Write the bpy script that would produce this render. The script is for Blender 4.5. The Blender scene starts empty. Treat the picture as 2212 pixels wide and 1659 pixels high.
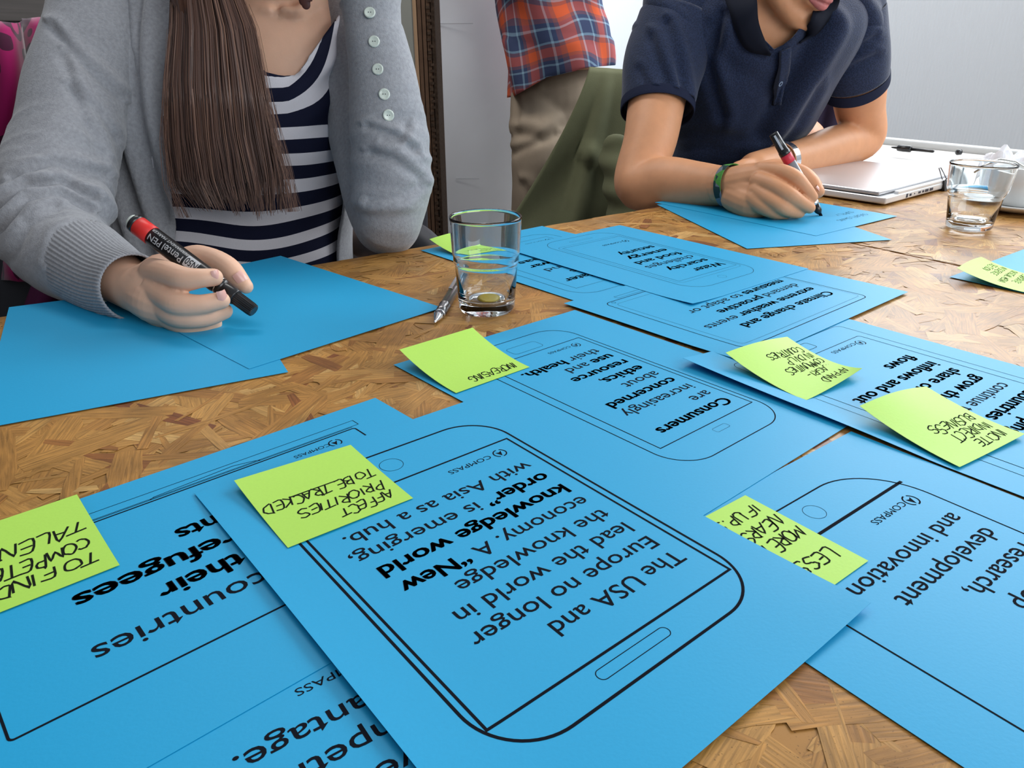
import bpy, bmesh, math, random
from mathutils import Vector, Matrix, noise, Euler
import numpy as np
random.seed(7)
sc = bpy.context.scene
COL = sc.collection
TZ = 0.74                                   # table top height; geometry below is written with z = 0 on the table top
# ---------------------------------------------------------------- camera, world, lights, exposure
FPX, PITCH, ROLL, CH = 1630.6, 0.42424, -0.0031, 0.24053
cd = bpy.data.cameras.new('camera'); cam = bpy.data.objects.new('camera', cd); COL.objects.link(cam)
cd.sensor_fit = 'HORIZONTAL'; cd.sensor_width = 36.0; cd.lens = 36.0 * FPX / 2212.0; cd.clip_start = 0.02; cd.clip_end = 60
cp, sp = math.cos(PITCH), math.sin(PITCH); cr, sr = math.cos(ROLL), math.sin(ROLL)
FW = Vector((0, cp, -sp)); _rt = Vector((1, 0, 0)); _up = Vector((0, sp, cp))
RT = cr * _rt + sr * _up; UP = -sr * _rt + cr * _up
m = Matrix((RT, UP, -FW)).transposed().to_4x4(); m.translation = Vector((0, 0, CH + TZ)); cam.matrix_world = m
sc.camera = cam
sc.view_settings.view_transform = 'Standard'; sc.view_settings.look = 'None'; sc.view_settings.gamma = 1.0
sc.view_settings.use_curve_mapping = False; sc.view_settings.exposure = 0.0
w = bpy.data.worlds.new('world'); sc.world = w; w.use_nodes = True
bg = w.node_tree.nodes['Background']; bg.inputs[0].default_value = (0.80, 0.88, 1.0, 1); bg.inputs[1].default_value = 0.42
E1 = Vector((0.811, 0.585, 0)); EN = Vector((-0.585, 0.811, 0))     # along the tables' far edge / away from the camera side
def RM(s, n, z=0.0): return E1 * s + EN * n + Vector((0, 0, z))       # room coordinates
def area(name, loc, look, sx, sy, power, col):
    l = bpy.data.lights.new(name, 'AREA'); l.shape = 'RECTANGLE'; l.size = sx; l.size_y = sy; l.energy = power; l.color = col
    o = bpy.data.objects.new(name, l); COL.objects.link(o); o.location = loc + Vector((0, 0, TZ))
    o.rotation_euler = (look - loc).to_track_quat('-Z', 'Y').to_euler(); return o
area('window_daylight', RM(2.85, 0.55, 1.27), RM(0.0, 0.30, 0.0), 3.2, 1.15, 84, (0.93, 0.97, 1.0))
area('front_fill', RM(1.0, -2.3, 1.25), RM(1.0, 2.2, 0.1), 2.6, 1.5, 58, (0.95, 0.98, 1.0))  # added fill from the camera side, brightens upright surfaces
area('back_fill', RM(0.62, 1.70, 1.75), RM(1.35, 2.45, -0.1), 1.3, 0.5, 22, (1.0, 0.98, 0.95))  # added fill to brighten the white carton, not a lamp of the room

# ---------------------------------------------------------------- helpers
def P(px, py, y):
    "world point seen at photo position (px,py) at forward distance y"
    d = FW + RT * ((px - 1106) / FPX) - UP * ((py - 829.5) / FPX)
    return Vector((0, 0, CH)) + d * (y / d.y)
def PZ(px, py, z=0.0):
    d = FW + RT * ((px - 1106) / FPX) - UP * ((py - 829.5) / FPX)
    return Vector((0, 0, CH)) + d * ((z - CH) / d.z)
def pix(p):
    d = p - Vector((0, 0, CH)); q = d.dot(FW)
    return 1106 + FPX * d.dot(RT) / q, 829.5 - FPX * d.dot(UP) / q
MATS = {}
def mat(name, col, rough=0.6, spec=0.5, metal=0.0, noise_amt=0.0, nscale=60.0, bump=0.0, bscale=200.0, coat=0.0, sss=0.0, trans=0.0, sheen=0.0, ior=1.5):
    if name in MATS: return MATS[name]
    m = bpy.data.materials.new(name); m.use_nodes = True; nt = m.node_tree; b = nt.nodes['Principled BSDF']
    b.inputs['Base Color'].default_value = (*col, 1); b.inputs['Roughness'].default_value = rough; b.inputs['Specular IOR Level'].default_value = spec
    b.inputs['Metallic'].default_value = metal; b.inputs['Coat Weight'].default_value = coat; b.inputs['Coat Roughness'].default_value = 0.2
    b.inputs['Transmission Weight'].default_value = trans; b.inputs['IOR'].default_value = ior
    if sss: b.inputs['Subsurface Weight'].default_value = sss; b.inputs['Subsurface Radius'].default_value = (0.010, 0.004, 0.002); b.inputs['Subsurface Scale'].default_value = 0.6
    if sheen: b.inputs['Sheen Weight'].default_value = sheen; b.inputs['Sheen Roughness'].default_value = 0.4
    tc = nt.nodes.new('ShaderNodeTexCoord')
    if noise_amt:
        n = nt.nodes.new('ShaderNodeTexNoise'); n.inputs['Scale'].default_value = nscale; n.inputs['Detail'].default_value = 4
        nt.links.new(tc.outputs['Object'], n.inputs['Vector'])
        mr = nt.nodes.new('ShaderNodeMapRange'); mr.inputs['From Min'].default_value = 0.25; mr.inputs['From Max'].default_value = 0.75
        mr.inputs['To Min'].default_value = 1 - noise_amt; mr.inputs['To Max'].default_value = 1 + noise_amt
        nt.links.new(n.outputs['Fac'], mr.inputs['Value'])
        mx = nt.nodes.new('ShaderNodeVectorMath'); mx.operation = 'SCALE'; mx.inputs[0].default_value = col
        nt.links.new(mr.outputs[0], mx.inputs['Scale']); nt.links.new(mx.outputs[0], b.inputs['Base Color'])
    if bump:
        n2 = nt.nodes.new('ShaderNodeTexNoise'); n2.inputs['Scale'].default_value = bscale; n2.inputs['Detail'].default_value = 3
        nt.links.new(tc.outputs['Object'], n2.inputs['Vector'])
        bp = nt.nodes.new('ShaderNodeBump'); bp.inputs['Strength'].default_value = bump; bp.inputs['Distance'].default_value = 0.002
        nt.links.new(n2.outputs['Fac'], bp.inputs['Height']); nt.links.new(bp.outputs[0], b.inputs['Normal'])
    MATS[name] = m; return m
def sock(m): return m.node_tree.nodes['Principled BSDF']

def thing(name, label, cat, loc, group=None):
    o = bpy.data.objects.new(name, None); COL.objects.link(o); o.empty_display_size = 0.05
    o.location = loc; o['label'] = label; o['category'] = cat; o['wloc'] = [loc[0], loc[1], loc[2]]
    if group: o['group'] = group
    return o
def mk(name, verts, faces, material, parent=None, smooth=False, label=None, kind=None, origin=None, attrs=None, uv=None):
    org = Vector(parent['wloc']) if parent is not None else (Vector(origin) if origin is not None else Vector((0, 0, 0)))
    me = bpy.data.meshes.new(name)
    me.from_pydata([tuple(Vector(v) - org) for v in verts], [], faces); me.update()
    if smooth: me.polygons.foreach_set('use_smooth', [True] * len(me.polygons))
    if material is not None:
        for mm in (material if isinstance(material, list) else [material]): me.materials.append(mm)
    if attrs:
        for k, v in attrs.items():
            a = me.attributes.new(k, 'FLOAT', 'POINT'); a.data.foreach_set('value', v)
    if uv is not None:
        l = me.uv_layers.new(name='UVMap'); l.data.foreach_set('uv', np.array(uv, dtype=np.float32).ravel())
    o = bpy.data.objects.new(name, me); COL.objects.link(o)
    if parent is not None: o.parent = parent; o['wloc'] = list(parent['wloc'])
    else: o.location = org; o['wloc'] = list(org)
    if label: o['label'] = label
    if kind: o['kind'] = kind
    return o
def tag(o, label, cat, group=None):
    o['label'] = label; o['category'] = cat
    if group: o['group'] = group
    return o
class MB:
    def __init__(s): s.v = []; s.f = []
    def add(s, v, f):
        b = len(s.v); s.v += [Vector(x) for x in v]; s.f += [tuple(i + b for i in q) for q in f]
    def box(s, c, sx, sy, sz, ax=None, bev=0.0):
        "box centred at c, axes ax=(ex,ey,ez)"
        ex, ey, ez = ax or (Vector((1, 0, 0)), Vector((0, 1, 0)), Vector((0, 0, 1))); c = Vector(c)
        bm = bmesh.new(); bmesh.ops.create_cube(bm, size=1)
        for v in bm.verts: v.co = Vector((v.co.x * sx, v.co.y * sy, v.co.z * sz))
        if bev: bmesh.ops.bevel(bm, geom=bm.edges[:], offset=bev, segments=3, affect='EDGES', profile=0.6)
        vs = [c + ex * v.co.x + ey * v.co.y + ez * v.co.z for v in bm.verts]
        bm.verts.index_update(); fs = [tuple(v.index for v in f.verts) for f in bm.faces]; bm.free(); s.add(vs, fs)
    def rings(s, rings, cap0=True, cap1=True):
        n = len(rings[0]); b = len(s.v)
        for r in rings: s.v += [Vector(q) for q in r]
        for i in range(len(rings) - 1):
            for j in range(n):
                a = b + i * n + j; c = b + i * n + (j + 1) % n
                s.f.append((a, c, c + n, a + n))
        if cap0: s.f.append(tuple(b + j for j in reversed(range(n))))
        if cap1: s.f.append(tuple(b + (len(rings) - 1) * n + j for j in range(n)))
    def tube(s, pts, rad, n=16, flat=None, caps=True):
        pts = [Vector(p) for p in pts]; R = []
        prev = None
        for i, p in enumerate(pts):
            t = (pts[min(i + 1, len(pts) - 1)] - pts[max(i - 1, 0)]).normalized()
            if prev is None:
                a = t.cross(Vector((0, 0, 1)));
                if a.length < 0.2: a = t.cross(Vector((0, 1, 0)))
                a.normalize()
            else: a = (prev - t * prev.dot(t)).normalized()
            prev = a; b2 = t.cross(a); r = rad[i] if isinstance(rad, (list, tuple)) else rad
            ring = []
            for k in range(n):
                an = 2 * math.pi * k / n; d = a * math.cos(an) * r + b2 * math.sin(an) * r
                if flat is not None: d = d - flat[0] * d.dot(flat[0]) * (1 - flat[1])
                ring.append(p + d)
            R.append(ring)
        s.rings(R, caps, caps)
    def ball(s, c, rx, ry=None, rz=None, q=None, seg=20, rg=12):
        ry = ry or rx; rz = rz or rx; c = Vector(c); R = []
        for i in range(1, rg):
            th = math.pi * i / rg; ring = []
            for k in range(seg):
                an = 2 * math.pi * k / seg
                v = Vector((rx * math.sin(th) * math.cos(an), ry * math.sin(th) * math.sin(an), -rz * math.cos(th)))
                if q is not None: v = q @ v
                ring.append(c + v)
            R.append(ring)
        s.rings(R)
    def lathe(s, c, prof, n=48, axis=None, cap0=True, cap1=True):
        c = Vector(c); ez = (axis or Vector((0, 0, 1))).normalized(); ex = ez.cross(Vector((0, 1, 0)))
        if ex.length < 0.1: ex = ez.cross(Vector((1, 0, 0)))
        ex.normalize(); ey = ez.cross(ex)
        s.rings([[c + ez * z + (ex * math.cos(2 * math.pi * k / n) + ey * math.sin(2 * math.pi * k / n)) * r for k in range(n)] for r, z in prof], cap0, cap1)
    def build(s, name, material, parent=None, **k): return mk(name, s.v, s.f, material, parent, **k)
def cr_spline(pts, sub):
    "Catmull-Rom through tuples"
    P_ = [np.array(p, dtype=float) for p in pts]; P_ = [2 * P_[0] - P_[1]] + P_ + [2 * P_[-1] - P_[-2]]; out = []
    for i in range(1, len(P_) - 2):
        for k in range(sub):
            t = k / sub; a, b, c, d = P_[i - 1:i + 3]
            out.append(0.5 * ((2 * b) + (-a + c) * t + (2 * a - 5 * b + 4 * c - d) * t * t + (-a + 3 * b - 3 * c + d) * t ** 3))
    out.append(P_[-2]); return out
def limb(mb, pts, sub=5, n=18, flat=None):
    "pts: (Vector, radius); smooth tapered tube with rounded ends"
    q = cr_spline([(*p, r) for p, r in pts], sub)
    c = [Vector(x[:3]) for x in q]; r = [max(0.0015, x[3]) for x in q]
    t0 = (c[0] - c[1]).normalized(); t1 = (c[-1] - c[-2]).normalized()
    pre = [(c[0] + t0 * r[0] * math.sin(a), r[0] * math.cos(a)) for a in (1.45, 1.1, 0.7, 0.35)]
    post = [(c[-1] + t1 * r[-1] * math.sin(a), r[-1] * math.cos(a)) for a in (0.35, 0.7, 1.1, 1.45)]
    allp = pre + list(zip(c, r)) + post
    mb.tube([p for p, _ in allp], [x for _, x in allp], n, flat)
def fuse(name, mb, voxel, smooth, material, parent, disp=None, **k):
    "one continuous surface out of overlapping closed pieces"
    me = bpy.data.meshes.new('tmp'); me.from_pydata([tuple(v) for v in mb.v], [], mb.f); me.update()
    o = bpy.data.objects.new('tmp', me); COL.objects.link(o)
    r = o.modifiers.new('r', 'REMESH'); r.mode = 'VOXEL'; r.voxel_size = voxel; r.adaptivity = 0
    if smooth: s_ = o.modifiers.new('s', 'SMOOTH'); s_.factor = 0.5; s_.iterations = smooth
    dg = bpy.context.evaluated_depsgraph_get(); dg.update(); ev = o.evaluated_get(dg); m2 = ev.to_mesh()
    V = np.empty(len(m2.vertices) * 3); m2.vertices.foreach_get('co', V); V = V.reshape(-1, 3)
    N = np.empty(len(m2.vertices) * 3); m2.vertices.foreach_get('normal', N); N = N.reshape(-1, 3)
    F = [tuple(p.vertices) for p in m2.polygons]
    ev.to_mesh_clear(); bpy.data.objects.remove(o); bpy.data.meshes.remove(me)
    if disp: V = np.array([v + n * disp(Vector(v), Vector(n)) for v, n in zip(V, N)])
    return mk(name, [Vector(v) for v in V], F, material, parent, smooth=True, **k)
def creases(L):
    "valleys with a raised lip beside them, given as polylines on the photo: (points, width px, depth m)"
    def f(p, n):
        if n is not None and n.dot(p - Vector((0, 0, CH))) > 0: return 0.0
        x, y = pix(p); t = 0.0
        for pts, w, a in L:
            best = 1e9; sg = 1
            for (x0, y0), (x1, y1) in zip(pts, pts[1:]):
                dx, dy = x1 - x0, y1 - y0; l2 = dx * dx + dy * dy; u = max(0.0, min(1.0, ((x - x0) * dx + (y - y0) * dy) / l2))
                qx, qy = x - x0 - u * dx, y - y0 - u * dy; d = math.hypot(qx, qy)
                if d < best: best = d; sg = 1 if dx * qy - dy * qx > 0 else -1
            if best < 4 * w: t += -a * math.exp(-(best / w) ** 2) + 0.75 * a * math.exp(-((best * sg + 1.9 * w) / (1.1 * w)) ** 2)
        return t
    return f
def nz(p, s, seed=0.0): return noise.noise(Vector((p.x * s + seed, p.y * s - seed, p.z * s + 2 * seed)))
# ---------------------------------------------------------------- room
M_wall = mat('painted_wall_white', (0.72, 0.76, 0.80), 0.8, 0.2, bump=0.15, bscale=90)
def ribbed_wall():
    m = mat('ribbed_grey_wall', (0.70, 0.72, 0.74), 0.75, 0.2); nt = m.node_tree; tc = nt.nodes.new('ShaderNodeTexCoord')
    wv = nt.nodes.new('ShaderNodeTexWave'); wv.inputs['Scale'].default_value = 26; wv.inputs['Distortion'].default_value = 0.6; wv.bands_direction = 'X'
    mp = nt.nodes.new('ShaderNodeMapping'); mp.inputs['Rotation'].default_value = (0, 0, math.radians(54))
    nt.links.new(tc.outputs['Object'], mp.inputs[0]); nt.links.new(mp.outputs[0], wv.inputs[0])
    bp = nt.nodes.new('ShaderNodeBump'); bp.inputs['Strength'].default_value = 0.25; bp.inputs['Distance'].default_value = 0.004
    nt.links.new(wv.outputs['Fac'], bp.inputs['Height']); nt.links.new(bp.outputs[0], sock(m).inputs['Normal'])
    return m
def wood_dark():
    m = mat('dark_wood', (0.05, 0.042, 0.038), 0.5, 0.4); nt = m.node_tree; tc = nt.nodes.new('ShaderNodeTexCoord')
    mp = nt.nodes.new('ShaderNodeMapping'); mp.inputs['Scale'].default_value = (1.5, 1.5, 40)
    n = nt.nodes.new('ShaderNodeTexNoise'); n.inputs['Scale'].default_value = 4; n.inputs['Detail'].default_value = 6
    r = nt.nodes.new('ShaderNodeValToRGB'); r.color_ramp.elements[0].color = (0.030, 0.026, 0.024, 1); r.color_ramp.elements[1].color = (0.085, 0.072, 0.066, 1)
    nt.links.new(tc.outputs['Object'], mp.inputs[0]); nt.links.new(mp.outputs[0], n.inputs[0]); nt.links.new(n.outputs['Fac'], r.inputs[0]); nt.links.new(r.outputs[0], sock(m).inputs['Base Color'])
    return m
M_rib = ribbed_wall(); M_dw = wood_dark()
UPV = Vector((0, 0, 1)); AXR = (E1, EN, UPV)
def structure(name, mb, material, origin):
    o = mb.build(name, material, origin=origin); o['kind'] = 'structure'; return o
b = MB(); b.box(RM(0.4, 0.0, -TZ - 0.03), 6.6, 5.4, 0.06, AXR)
structure('floor', b, mat('floor_grey', (0.16, 0.14, 0.125), 0.5, 0.4, noise_amt=0.2, nscale=9), RM(0.4, 0, -TZ))
b = MB(); b.box(RM(0.4, 2.65, 0.66), 6.6, 0.1, 2.8, AXR)
WA = structure('wall_back', b, M_wall, RM(0.4, 2.65, -TZ))
for k in range(11):      # dark boards cladding the left stretch of the back wall
    q = MB(); q.box(RM(-1.1, 2.575, -0.60 + 0.255 * k), 3.2, 0.03, 0.248, AXR, bev=0.004)
    o = q.build('board', M_dw, WA)
b = MB()                 # right wall with a wide window above the table
b.box(RM(3.05, 0, -0.05), 0.1, 5.4, 1.38, AXR); b.box(RM(3.05, 0, 1.98), 0.1, 5.4, 0.16, AXR)
b.box(RM(3.05, 2.45, 1.27), 0.1, 0.5, 1.28, AXR); b.box(RM(3.05, -1.95, 1.27), 0.1, 1.5, 1.28, AXR)
structure('wall_right', b, M_rib, RM(3.05, 0, -TZ))
b = MB()
for n0 in (-1.19, -0.06, 1.07, 2.19): b.box(RM(3.03, n0, 1.27), 0.06, 0.05, 1.26, AXR)
for z0 in (0.66, 1.88): b.box(RM(3.03, 0.5, z0), 0.06, 3.42, 0.05, AXR)
wf = structure('window_1', b, mat('window_frame_white', (0.7, 0.7, 0.7), 0.4), RM(3.03, 0.5, 0.26))
gm = bpy.data.materials.new('window_glass'); gm.use_nodes = True; _n = gm.node_tree.nodes; _e = _n.new('ShaderNodeEmission'); _e.inputs[0].default_value = (0.85, 0.93, 1, 1); _e.inputs[1].default_value = 2.0
gm.node_tree.links.new(_e.outputs[0], _n['Material Output'].inputs[0])
for i in range(3):
    q = MB(); q.box(RM(3.04, -0.625 + 1.13 * i, 1.27), 0.01, 1.08, 1.18, AXR); q.build('pane', gm, wf)
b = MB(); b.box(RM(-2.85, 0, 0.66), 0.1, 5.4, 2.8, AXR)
structure('wall_left', b, mat('wall_dark_grey', (0.10, 0.095, 0.09), 0.8), RM(-2.85, 0, -TZ))  # plain dark grey wall

# ---------------------------------------------------------------- tables of oriented strand board
def osb_mat():
    m = bpy.data.materials.new('strand_board'); m.use_nodes = True; nt = m.node_tree; b = sock(m); L = nt.links
    at = nt.nodes.new('ShaderNodeAttribute'); at.attribute_name = 'rnd'
    uv = nt.nodes.new('ShaderNodeUVMap')
    mp = nt.nodes.new('ShaderNodeMapping'); mp.inputs['Scale'].default_value = (9, 160, 1)
    n = nt.nodes.new('ShaderNodeTexNoise'); n.inputs['Scale'].default_value = 4.0; n.inputs['Detail'].default_value = 5; n.inputs['Distortion'].default_value = 0.4
    L.new(uv.outputs[0], mp.inputs[0]); L.new(mp.outputs[0], n.inputs[0])
    r = nt.nodes.new('ShaderNodeValToRGB'); cr_ = r.color_ramp
    cr_.elements[0].position = 0.0; cr_.elements[0].color = (0.22, 0.070, 0.020, 1); cr_.elements[1].position = 1.0; cr_.elements[1].color = (0.64, 0.375, 0.125, 1)
    for p_, c_ in ((0.04, (0.33, 0.135, 0.032)), (0.10, (0.41, 0.188, 0.044)), (0.5, (0.46, 0.222, 0.052)), (0.90, (0.52, 0.268, 0.072))):
        e = cr_.elements.new(p_); e.color = (*c_, 1)
    L.new(at.outputs['Fac'], r.inputs[0])
    g = nt.nodes.new('ShaderNodeMapRange'); g.inputs['From Min'].default_value = 0.3; g.inputs['From Max'].default_value = 0.7; g.inputs['To Min'].default_value = 0.60; g.inputs['To Max'].default_value = 1.24
    L.new(n.outputs['Fac'], g.inputs[0])
    tc = nt.nodes.new('ShaderNodeTexCoord'); n3 = nt.nodes.new('ShaderNodeTexNoise'); n3.inputs['Scale'].default_value = 900; n3.inputs['Detail'].default_value = 2; L.new(tc.outputs['Object'], n3.inputs[0])
    g3 = nt.nodes.new('ShaderNodeMapRange'); g3.inputs['From Min'].default_value = 0.64; g3.inputs['From Max'].default_value = 0.76; g3.inputs['To Min'].default_value = 1.0; g3.inputs['To Max'].default_value = 0.45; L.new(n3.outputs['Fac'], g3.inputs[0])
    mm = nt.nodes.new('ShaderNodeMath'); mm.operation = 'MULTIPLY'; L.new(g.outputs[0], mm.inputs[0]); L.new(g3.outputs[0], mm.inputs[1])
    sc_ = nt.nodes.new('ShaderNodeVectorMath'); sc_.operation = 'SCALE'; L.new(r.outputs[0], sc_.inputs[0]); n5 = nt.nodes.new('ShaderNodeTexNoise'); n5.inputs['Scale'].default_value = 22; n5.inputs['Detail'].default_value = 4; L.new(tc.outputs['Object'], n5.inputs[0])
    g5 = nt.nodes.new('ShaderNodeMapRange'); g5.inputs['From Min'].default_value = 0.35; g5.inputs['From Max'].default_value = 0.6; g5.inputs['To Min'].default_value = 0.72; g5.inputs['To Max'].default_value = 1.06; L.new(n5.outputs['Fac'], g5.inputs[0])
    m5 = nt.nodes.new('ShaderNodeMath'); m5.operation = 'MULTIPLY'; L.new(mm.outputs[0], m5.inputs[0]); L.new(g5.outputs[0], m5.inputs[1]); L.new(m5.outputs[0], sc_.inputs['Scale']); L.new(sc_.outputs[0], b.inputs['Base Color'])
    bp = nt.nodes.new('ShaderNodeBump'); bp.inputs['Strength'].default_value = 0.35; bp.inputs['Distance'].default_value = 0.0006; L.new(n.outputs['Fac'], bp.inputs['Height']); L.new(bp.outputs[0], b.inputs['Normal'])
    b.inputs['Roughness'].default_value = 0.5; b.inputs['Specular IOR Level'].default_value = 0.22
    b.inputs['Coat Weight'].default_value = 0.24; b.inputs['Coat Roughness'].default_value = 0.22
    return m
M_osb = osb_mat()
M_leg = mat('table_leg_steel', (0.05, 0.05, 0.05), 0.4, metal=0.6)
def strands(parent, s0, s1, n0, n1, count, seed, vis=None):
    rg = random.Random(seed); V = []; F = []; R = []; UVc = []
    for i in range(count):
        s = rg.uniform(s0, s1); n = rg.uniform(n0, n1)
        big = i > count * 0.55
        Lh = rg.uniform(0.020, 0.050) if big else rg.uniform(0.010, 0.055)
        Wh = rg.uniform(0.004, 0.013) if big else rg.uniform(0.0015, 0.009)
        if rg.random() < 0.16: Wh *= 0.35
        Lh = min(Lh, s - s0, s1 - s); Wh = min(Wh, s - s0, s1 - s, n - n0, n1 - n)
        if Lh < 0.003 or Wh < 0.001: continue
        a = rg.gauss(0, 0.95) + 0.2
        lim = min(n - n0, n1 - n)
        if lim < Lh: a *= 0.0; Lh = min(Lh, 0.03)
        z = -0.00045 + 0.0005 * i / count
        ca, sa = math.cos(a), math.sin(a); tx = rg.gauss(0, 0.0008); ty = rg.gauss(0, 0.002)
        bow = rg.uniform(-0.10, 0.10); pts = []
        K = 5
        top = []; bot = []
        for k in range(K + 1):
            u = -1 + 2 * k / K; wv = 1 - 0.55 * abs(u) ** rg.choice((3, 6)) * rg.random()
            top.append((u * Lh + rg.uniform(-.002, .002), Wh * wv * rg.uniform(0.8, 1.05) + bow * Lh * (1 - u * u)))
            bot.append((u * Lh + rg.uniform(-.002, .002), -Wh * wv * rg.uniform(0.8, 1.05) + bow * Lh * (1 - u * u)))
        base = len(V); rn = rg.random(); off = rg.random() * 5
        for (x, y) in top + bot:
            zz = z + x * tx + y * ty
            V.append(RM(min(max(s + x * ca - y * sa, s0), s1), min(max(n + x * sa + y * ca, n0), n1), min(max(zz, -0.00055), 0.00015)))
            R.append(rn); pts.append((x + off, y + off * 3))
        for k in range(K):
            q = (k, K + 1 + k, K + 2 + k, k + 1); F.append(tuple(base + j for j in q))
            for j in q: UVc.append(pts[j])
    return mk('wood_strand', V, F, M_osb, parent, attrs={'rnd': R}, uv=UVc, kind='stuff')
def osb_table(label, s0, s1, n0, n1, count, seed):
    t = thing('table', label, 'table', RM((s0 + s1) / 2, (n0 + n1) / 2, -TZ))
    b = MB(); b.box(RM((s0 + s1) / 2, (n0 + n1) / 2, -0.0106), s1 - s0, n1 - n0, 0.020, AXR)
    mk('tabletop', b.v, b.f, M_osb, t, attrs={'rnd': [0.35] * len(b.v)})
    strands(t, s0, s1, n0, n1, count, seed)
    for a in (s0 + 0.05, s1 - 0.05):
        for c in (n0 + 0.06, n1 - 0.22):
            q = MB(); q.box(RM(a, c, -0.02 - (TZ - 0.02) / 2), 0.04, 0.04, TZ - 0.022, AXR, bev=0.003); q.build('leg', M_leg, t)
    return t
osb_table('long table of varnished strand board covered with blue sheets', -0.95, 0.934, -0.20, 0.853, 10500, 3)
osb_table('further strand board table carrying the laptop and cup', 0.938, 1.60, -0.20, 0.853, 4200, 5)
# white table at the far end, with a raised rim
t = thing('white_table', 'pale laminate table with raised rim beyond the laptop', 'table', RM(1.80, 0.45, -TZ))
M_wt = mat('white_laminate', (0.72, 0.70, 0.67), 0.35, 0.4, noise_amt=0.03, nscale=30)
b = MB(); b.box(RM(1.80, 0.45, -0.012), 0.39, 1.5, 0.022, AXR, bev=0.002); b.build('tabletop', M_wt, t)
b = MB(); b.box(RM(1.985, 0.45, 0.004), 0.035, 1.5, 0.022, AXR, bev=0.009); b.build('rim', mat('rim_grey', (0.55, 0.56, 0.55), 0.4), t, smooth=True)
for a in (1.65, 1.95):
    for c in (-0.25, 1.15):
        q = MB(); q.box(RM(a, c, -0.02 - (TZ - 0.02) / 2), 0.04, 0.04, TZ - 0.022, AXR, bev=0.003); q.build('leg', M_leg, t)

# ---------------------------------------------------------------- paper sheets and their print
def paper_mat(name, col):
    m = mat(name, col, 0.5, 0.35, noise_amt=0.02, nscale=600, bump=0.03, bscale=500); return m
M_blue = paper_mat('blue_paper', (0.012, 0.350, 0.63))
M_ink = mat('black_ink', (0.008, 0.009, 0.014), 0.9, 0.05)
M_ink2 = mat('marker_ink', (0.012, 0.014, 0.010), 0.9, 0.05)
M_green = paper_mat('yellow_green_note', (0.43, 0.72, 0.095))
A4L, A4W = 297.0, 210.0
LAYER = 0.00042
class Sheet:
    def __init__(s, name, pos, th, land=False, layer=0, lifts=(), label=''):
        s.w, s.h = (A4L, A4W) if land else (A4W, A4L)
        s.o = Vector((pos[0], pos[1], 0)); s.u = Vector((math.cos(th), math.sin(th), 0)); s.v = Vector((s.u.y, -s.u.x, 0))
        s.z0 = 0.0007 + layer * LAYER; s.lifts = lifts
        nu, nv = int(s.w / 9), int(s.h / 9); V = []; F = []
        for side in (0, 1):
            for j in range(nv + 1):
                for i in range(nu + 1): V.append(s.at(s.w * i / nu, s.h * j / nv, -0.00016 * side))
        W = nu + 1; S_ = W * (nv + 1)
        for j in range(nv):
            for i in range(nu):
                a = j * W + i; F.append((a, a + W, a + W + 1, a + 1)); F.append((S_ + a, S_ + a + 1, S_ + a + W + 1, S_ + a + W))
        rim = [i for i in range(W)] + [j * W + nu for j in range(1, nv + 1)] + [nv * W + i for i in range(nu - 1, -1, -1)] + [j * W for j in range(nv - 1, 0, -1)]
        Q = len(V); V += [V[a] for a in rim] + [V[a + S_] for a in rim]; n_ = len(rim)
        for k in range(n_):
            c = (k + 1) % n_; F.append((Q + k, Q + c, Q + n_ + c, Q + n_ + k))
        org = s.at(s.w / 2, s.h / 2)
        s.ob = mk('paper_sheet', V, F, M_blue, origin=org, smooth=False); tag(s.ob, label, 'paper')
        for p in s.ob.data.polygons: p.use_smooth = p.index < nu * nv * 2
    def zz(s, u, v):
        z = s.z0
        for L in s.lifts:
            if L[0] == 'c':        # corner lift: cu, cv, height mm, radius mm
                _, cu, cv, h, R = L; d = math.hypot(u - cu, v - cv)
                if d < R: z += h / 1000 * (1 - d / R) ** 2
            elif L[0] == 'e':      # edge lift: axis, edge value, depth, height, centre, half-length
                _, ax, ev, dep, h, c, hl = L; a, b2 = (u, v) if ax == 'u' else (v, u)
                q = max(0, 1 - abs(a - ev) / dep); r = max(0, 1 - ((b2 - c) / hl) ** 2); z += h / 1000 * q * q * r
        return z
    def at(s, u, v, dz=0.0):
        p = s.o + s.u * (u / 1000) + s.v * (v / 1000); p.z = s.zz(u, v) + dz; return p
    # print
    def put(s, name, V2, F, material=None, dz=0.00009, label=None):
        mk(name, [s.at(u, v, dz) for u, v in V2], F, material or M_ink, s.ob, label=label)
def stroke2d(pts, w, closed=False):
    "polyline -> strip of quads in 2D"
    n = len(pts); V = []; F = []
    for i in range(n):
        if closed: a, c = pts[i - 1], pts[(i + 1) % n]
        else: a, c = pts[max(0, i - 1)], pts[min(n - 1, i + 1)]
        dx, dy = c[0] - a[0], c[1] - a[1]; l = math.hypot(dx, dy) or 1
        nx, ny = -dy / l * w / 2, dx / l * w / 2
        if 0 < i < n - 1 or closed:       # mitre
            p0, p1, p2 = pts[i - 1], pts[i], pts[(i + 1) % n]
            d1 = (p1[0] - p0[0], p1[1] - p0[1]); d2 = (p2[0] - p1[0], p2[1] - p1[1]); l1 = math.hypot(*d1) or 1; l2 = math.hypot(*d2) or 1
            cs = (d1[0] * d2[0] + d1[1] * d2[1]) / (l1 * l2); k = 1 / max(0.5, math.sqrt(max(0.0, (1 + cs) / 2))); nx *= k; ny *= k
        V += [(pts[i][0] + nx, pts[i][1] + ny), (pts[i][0] - nx, pts[i][1] - ny)]
    m_ = n if closed else n - 1
    for i in range(m_):
        a = 2 * i; c = 2 * ((i + 1) % n); F.append((a, a + 1, c + 1, c))
    return V, F
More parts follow.
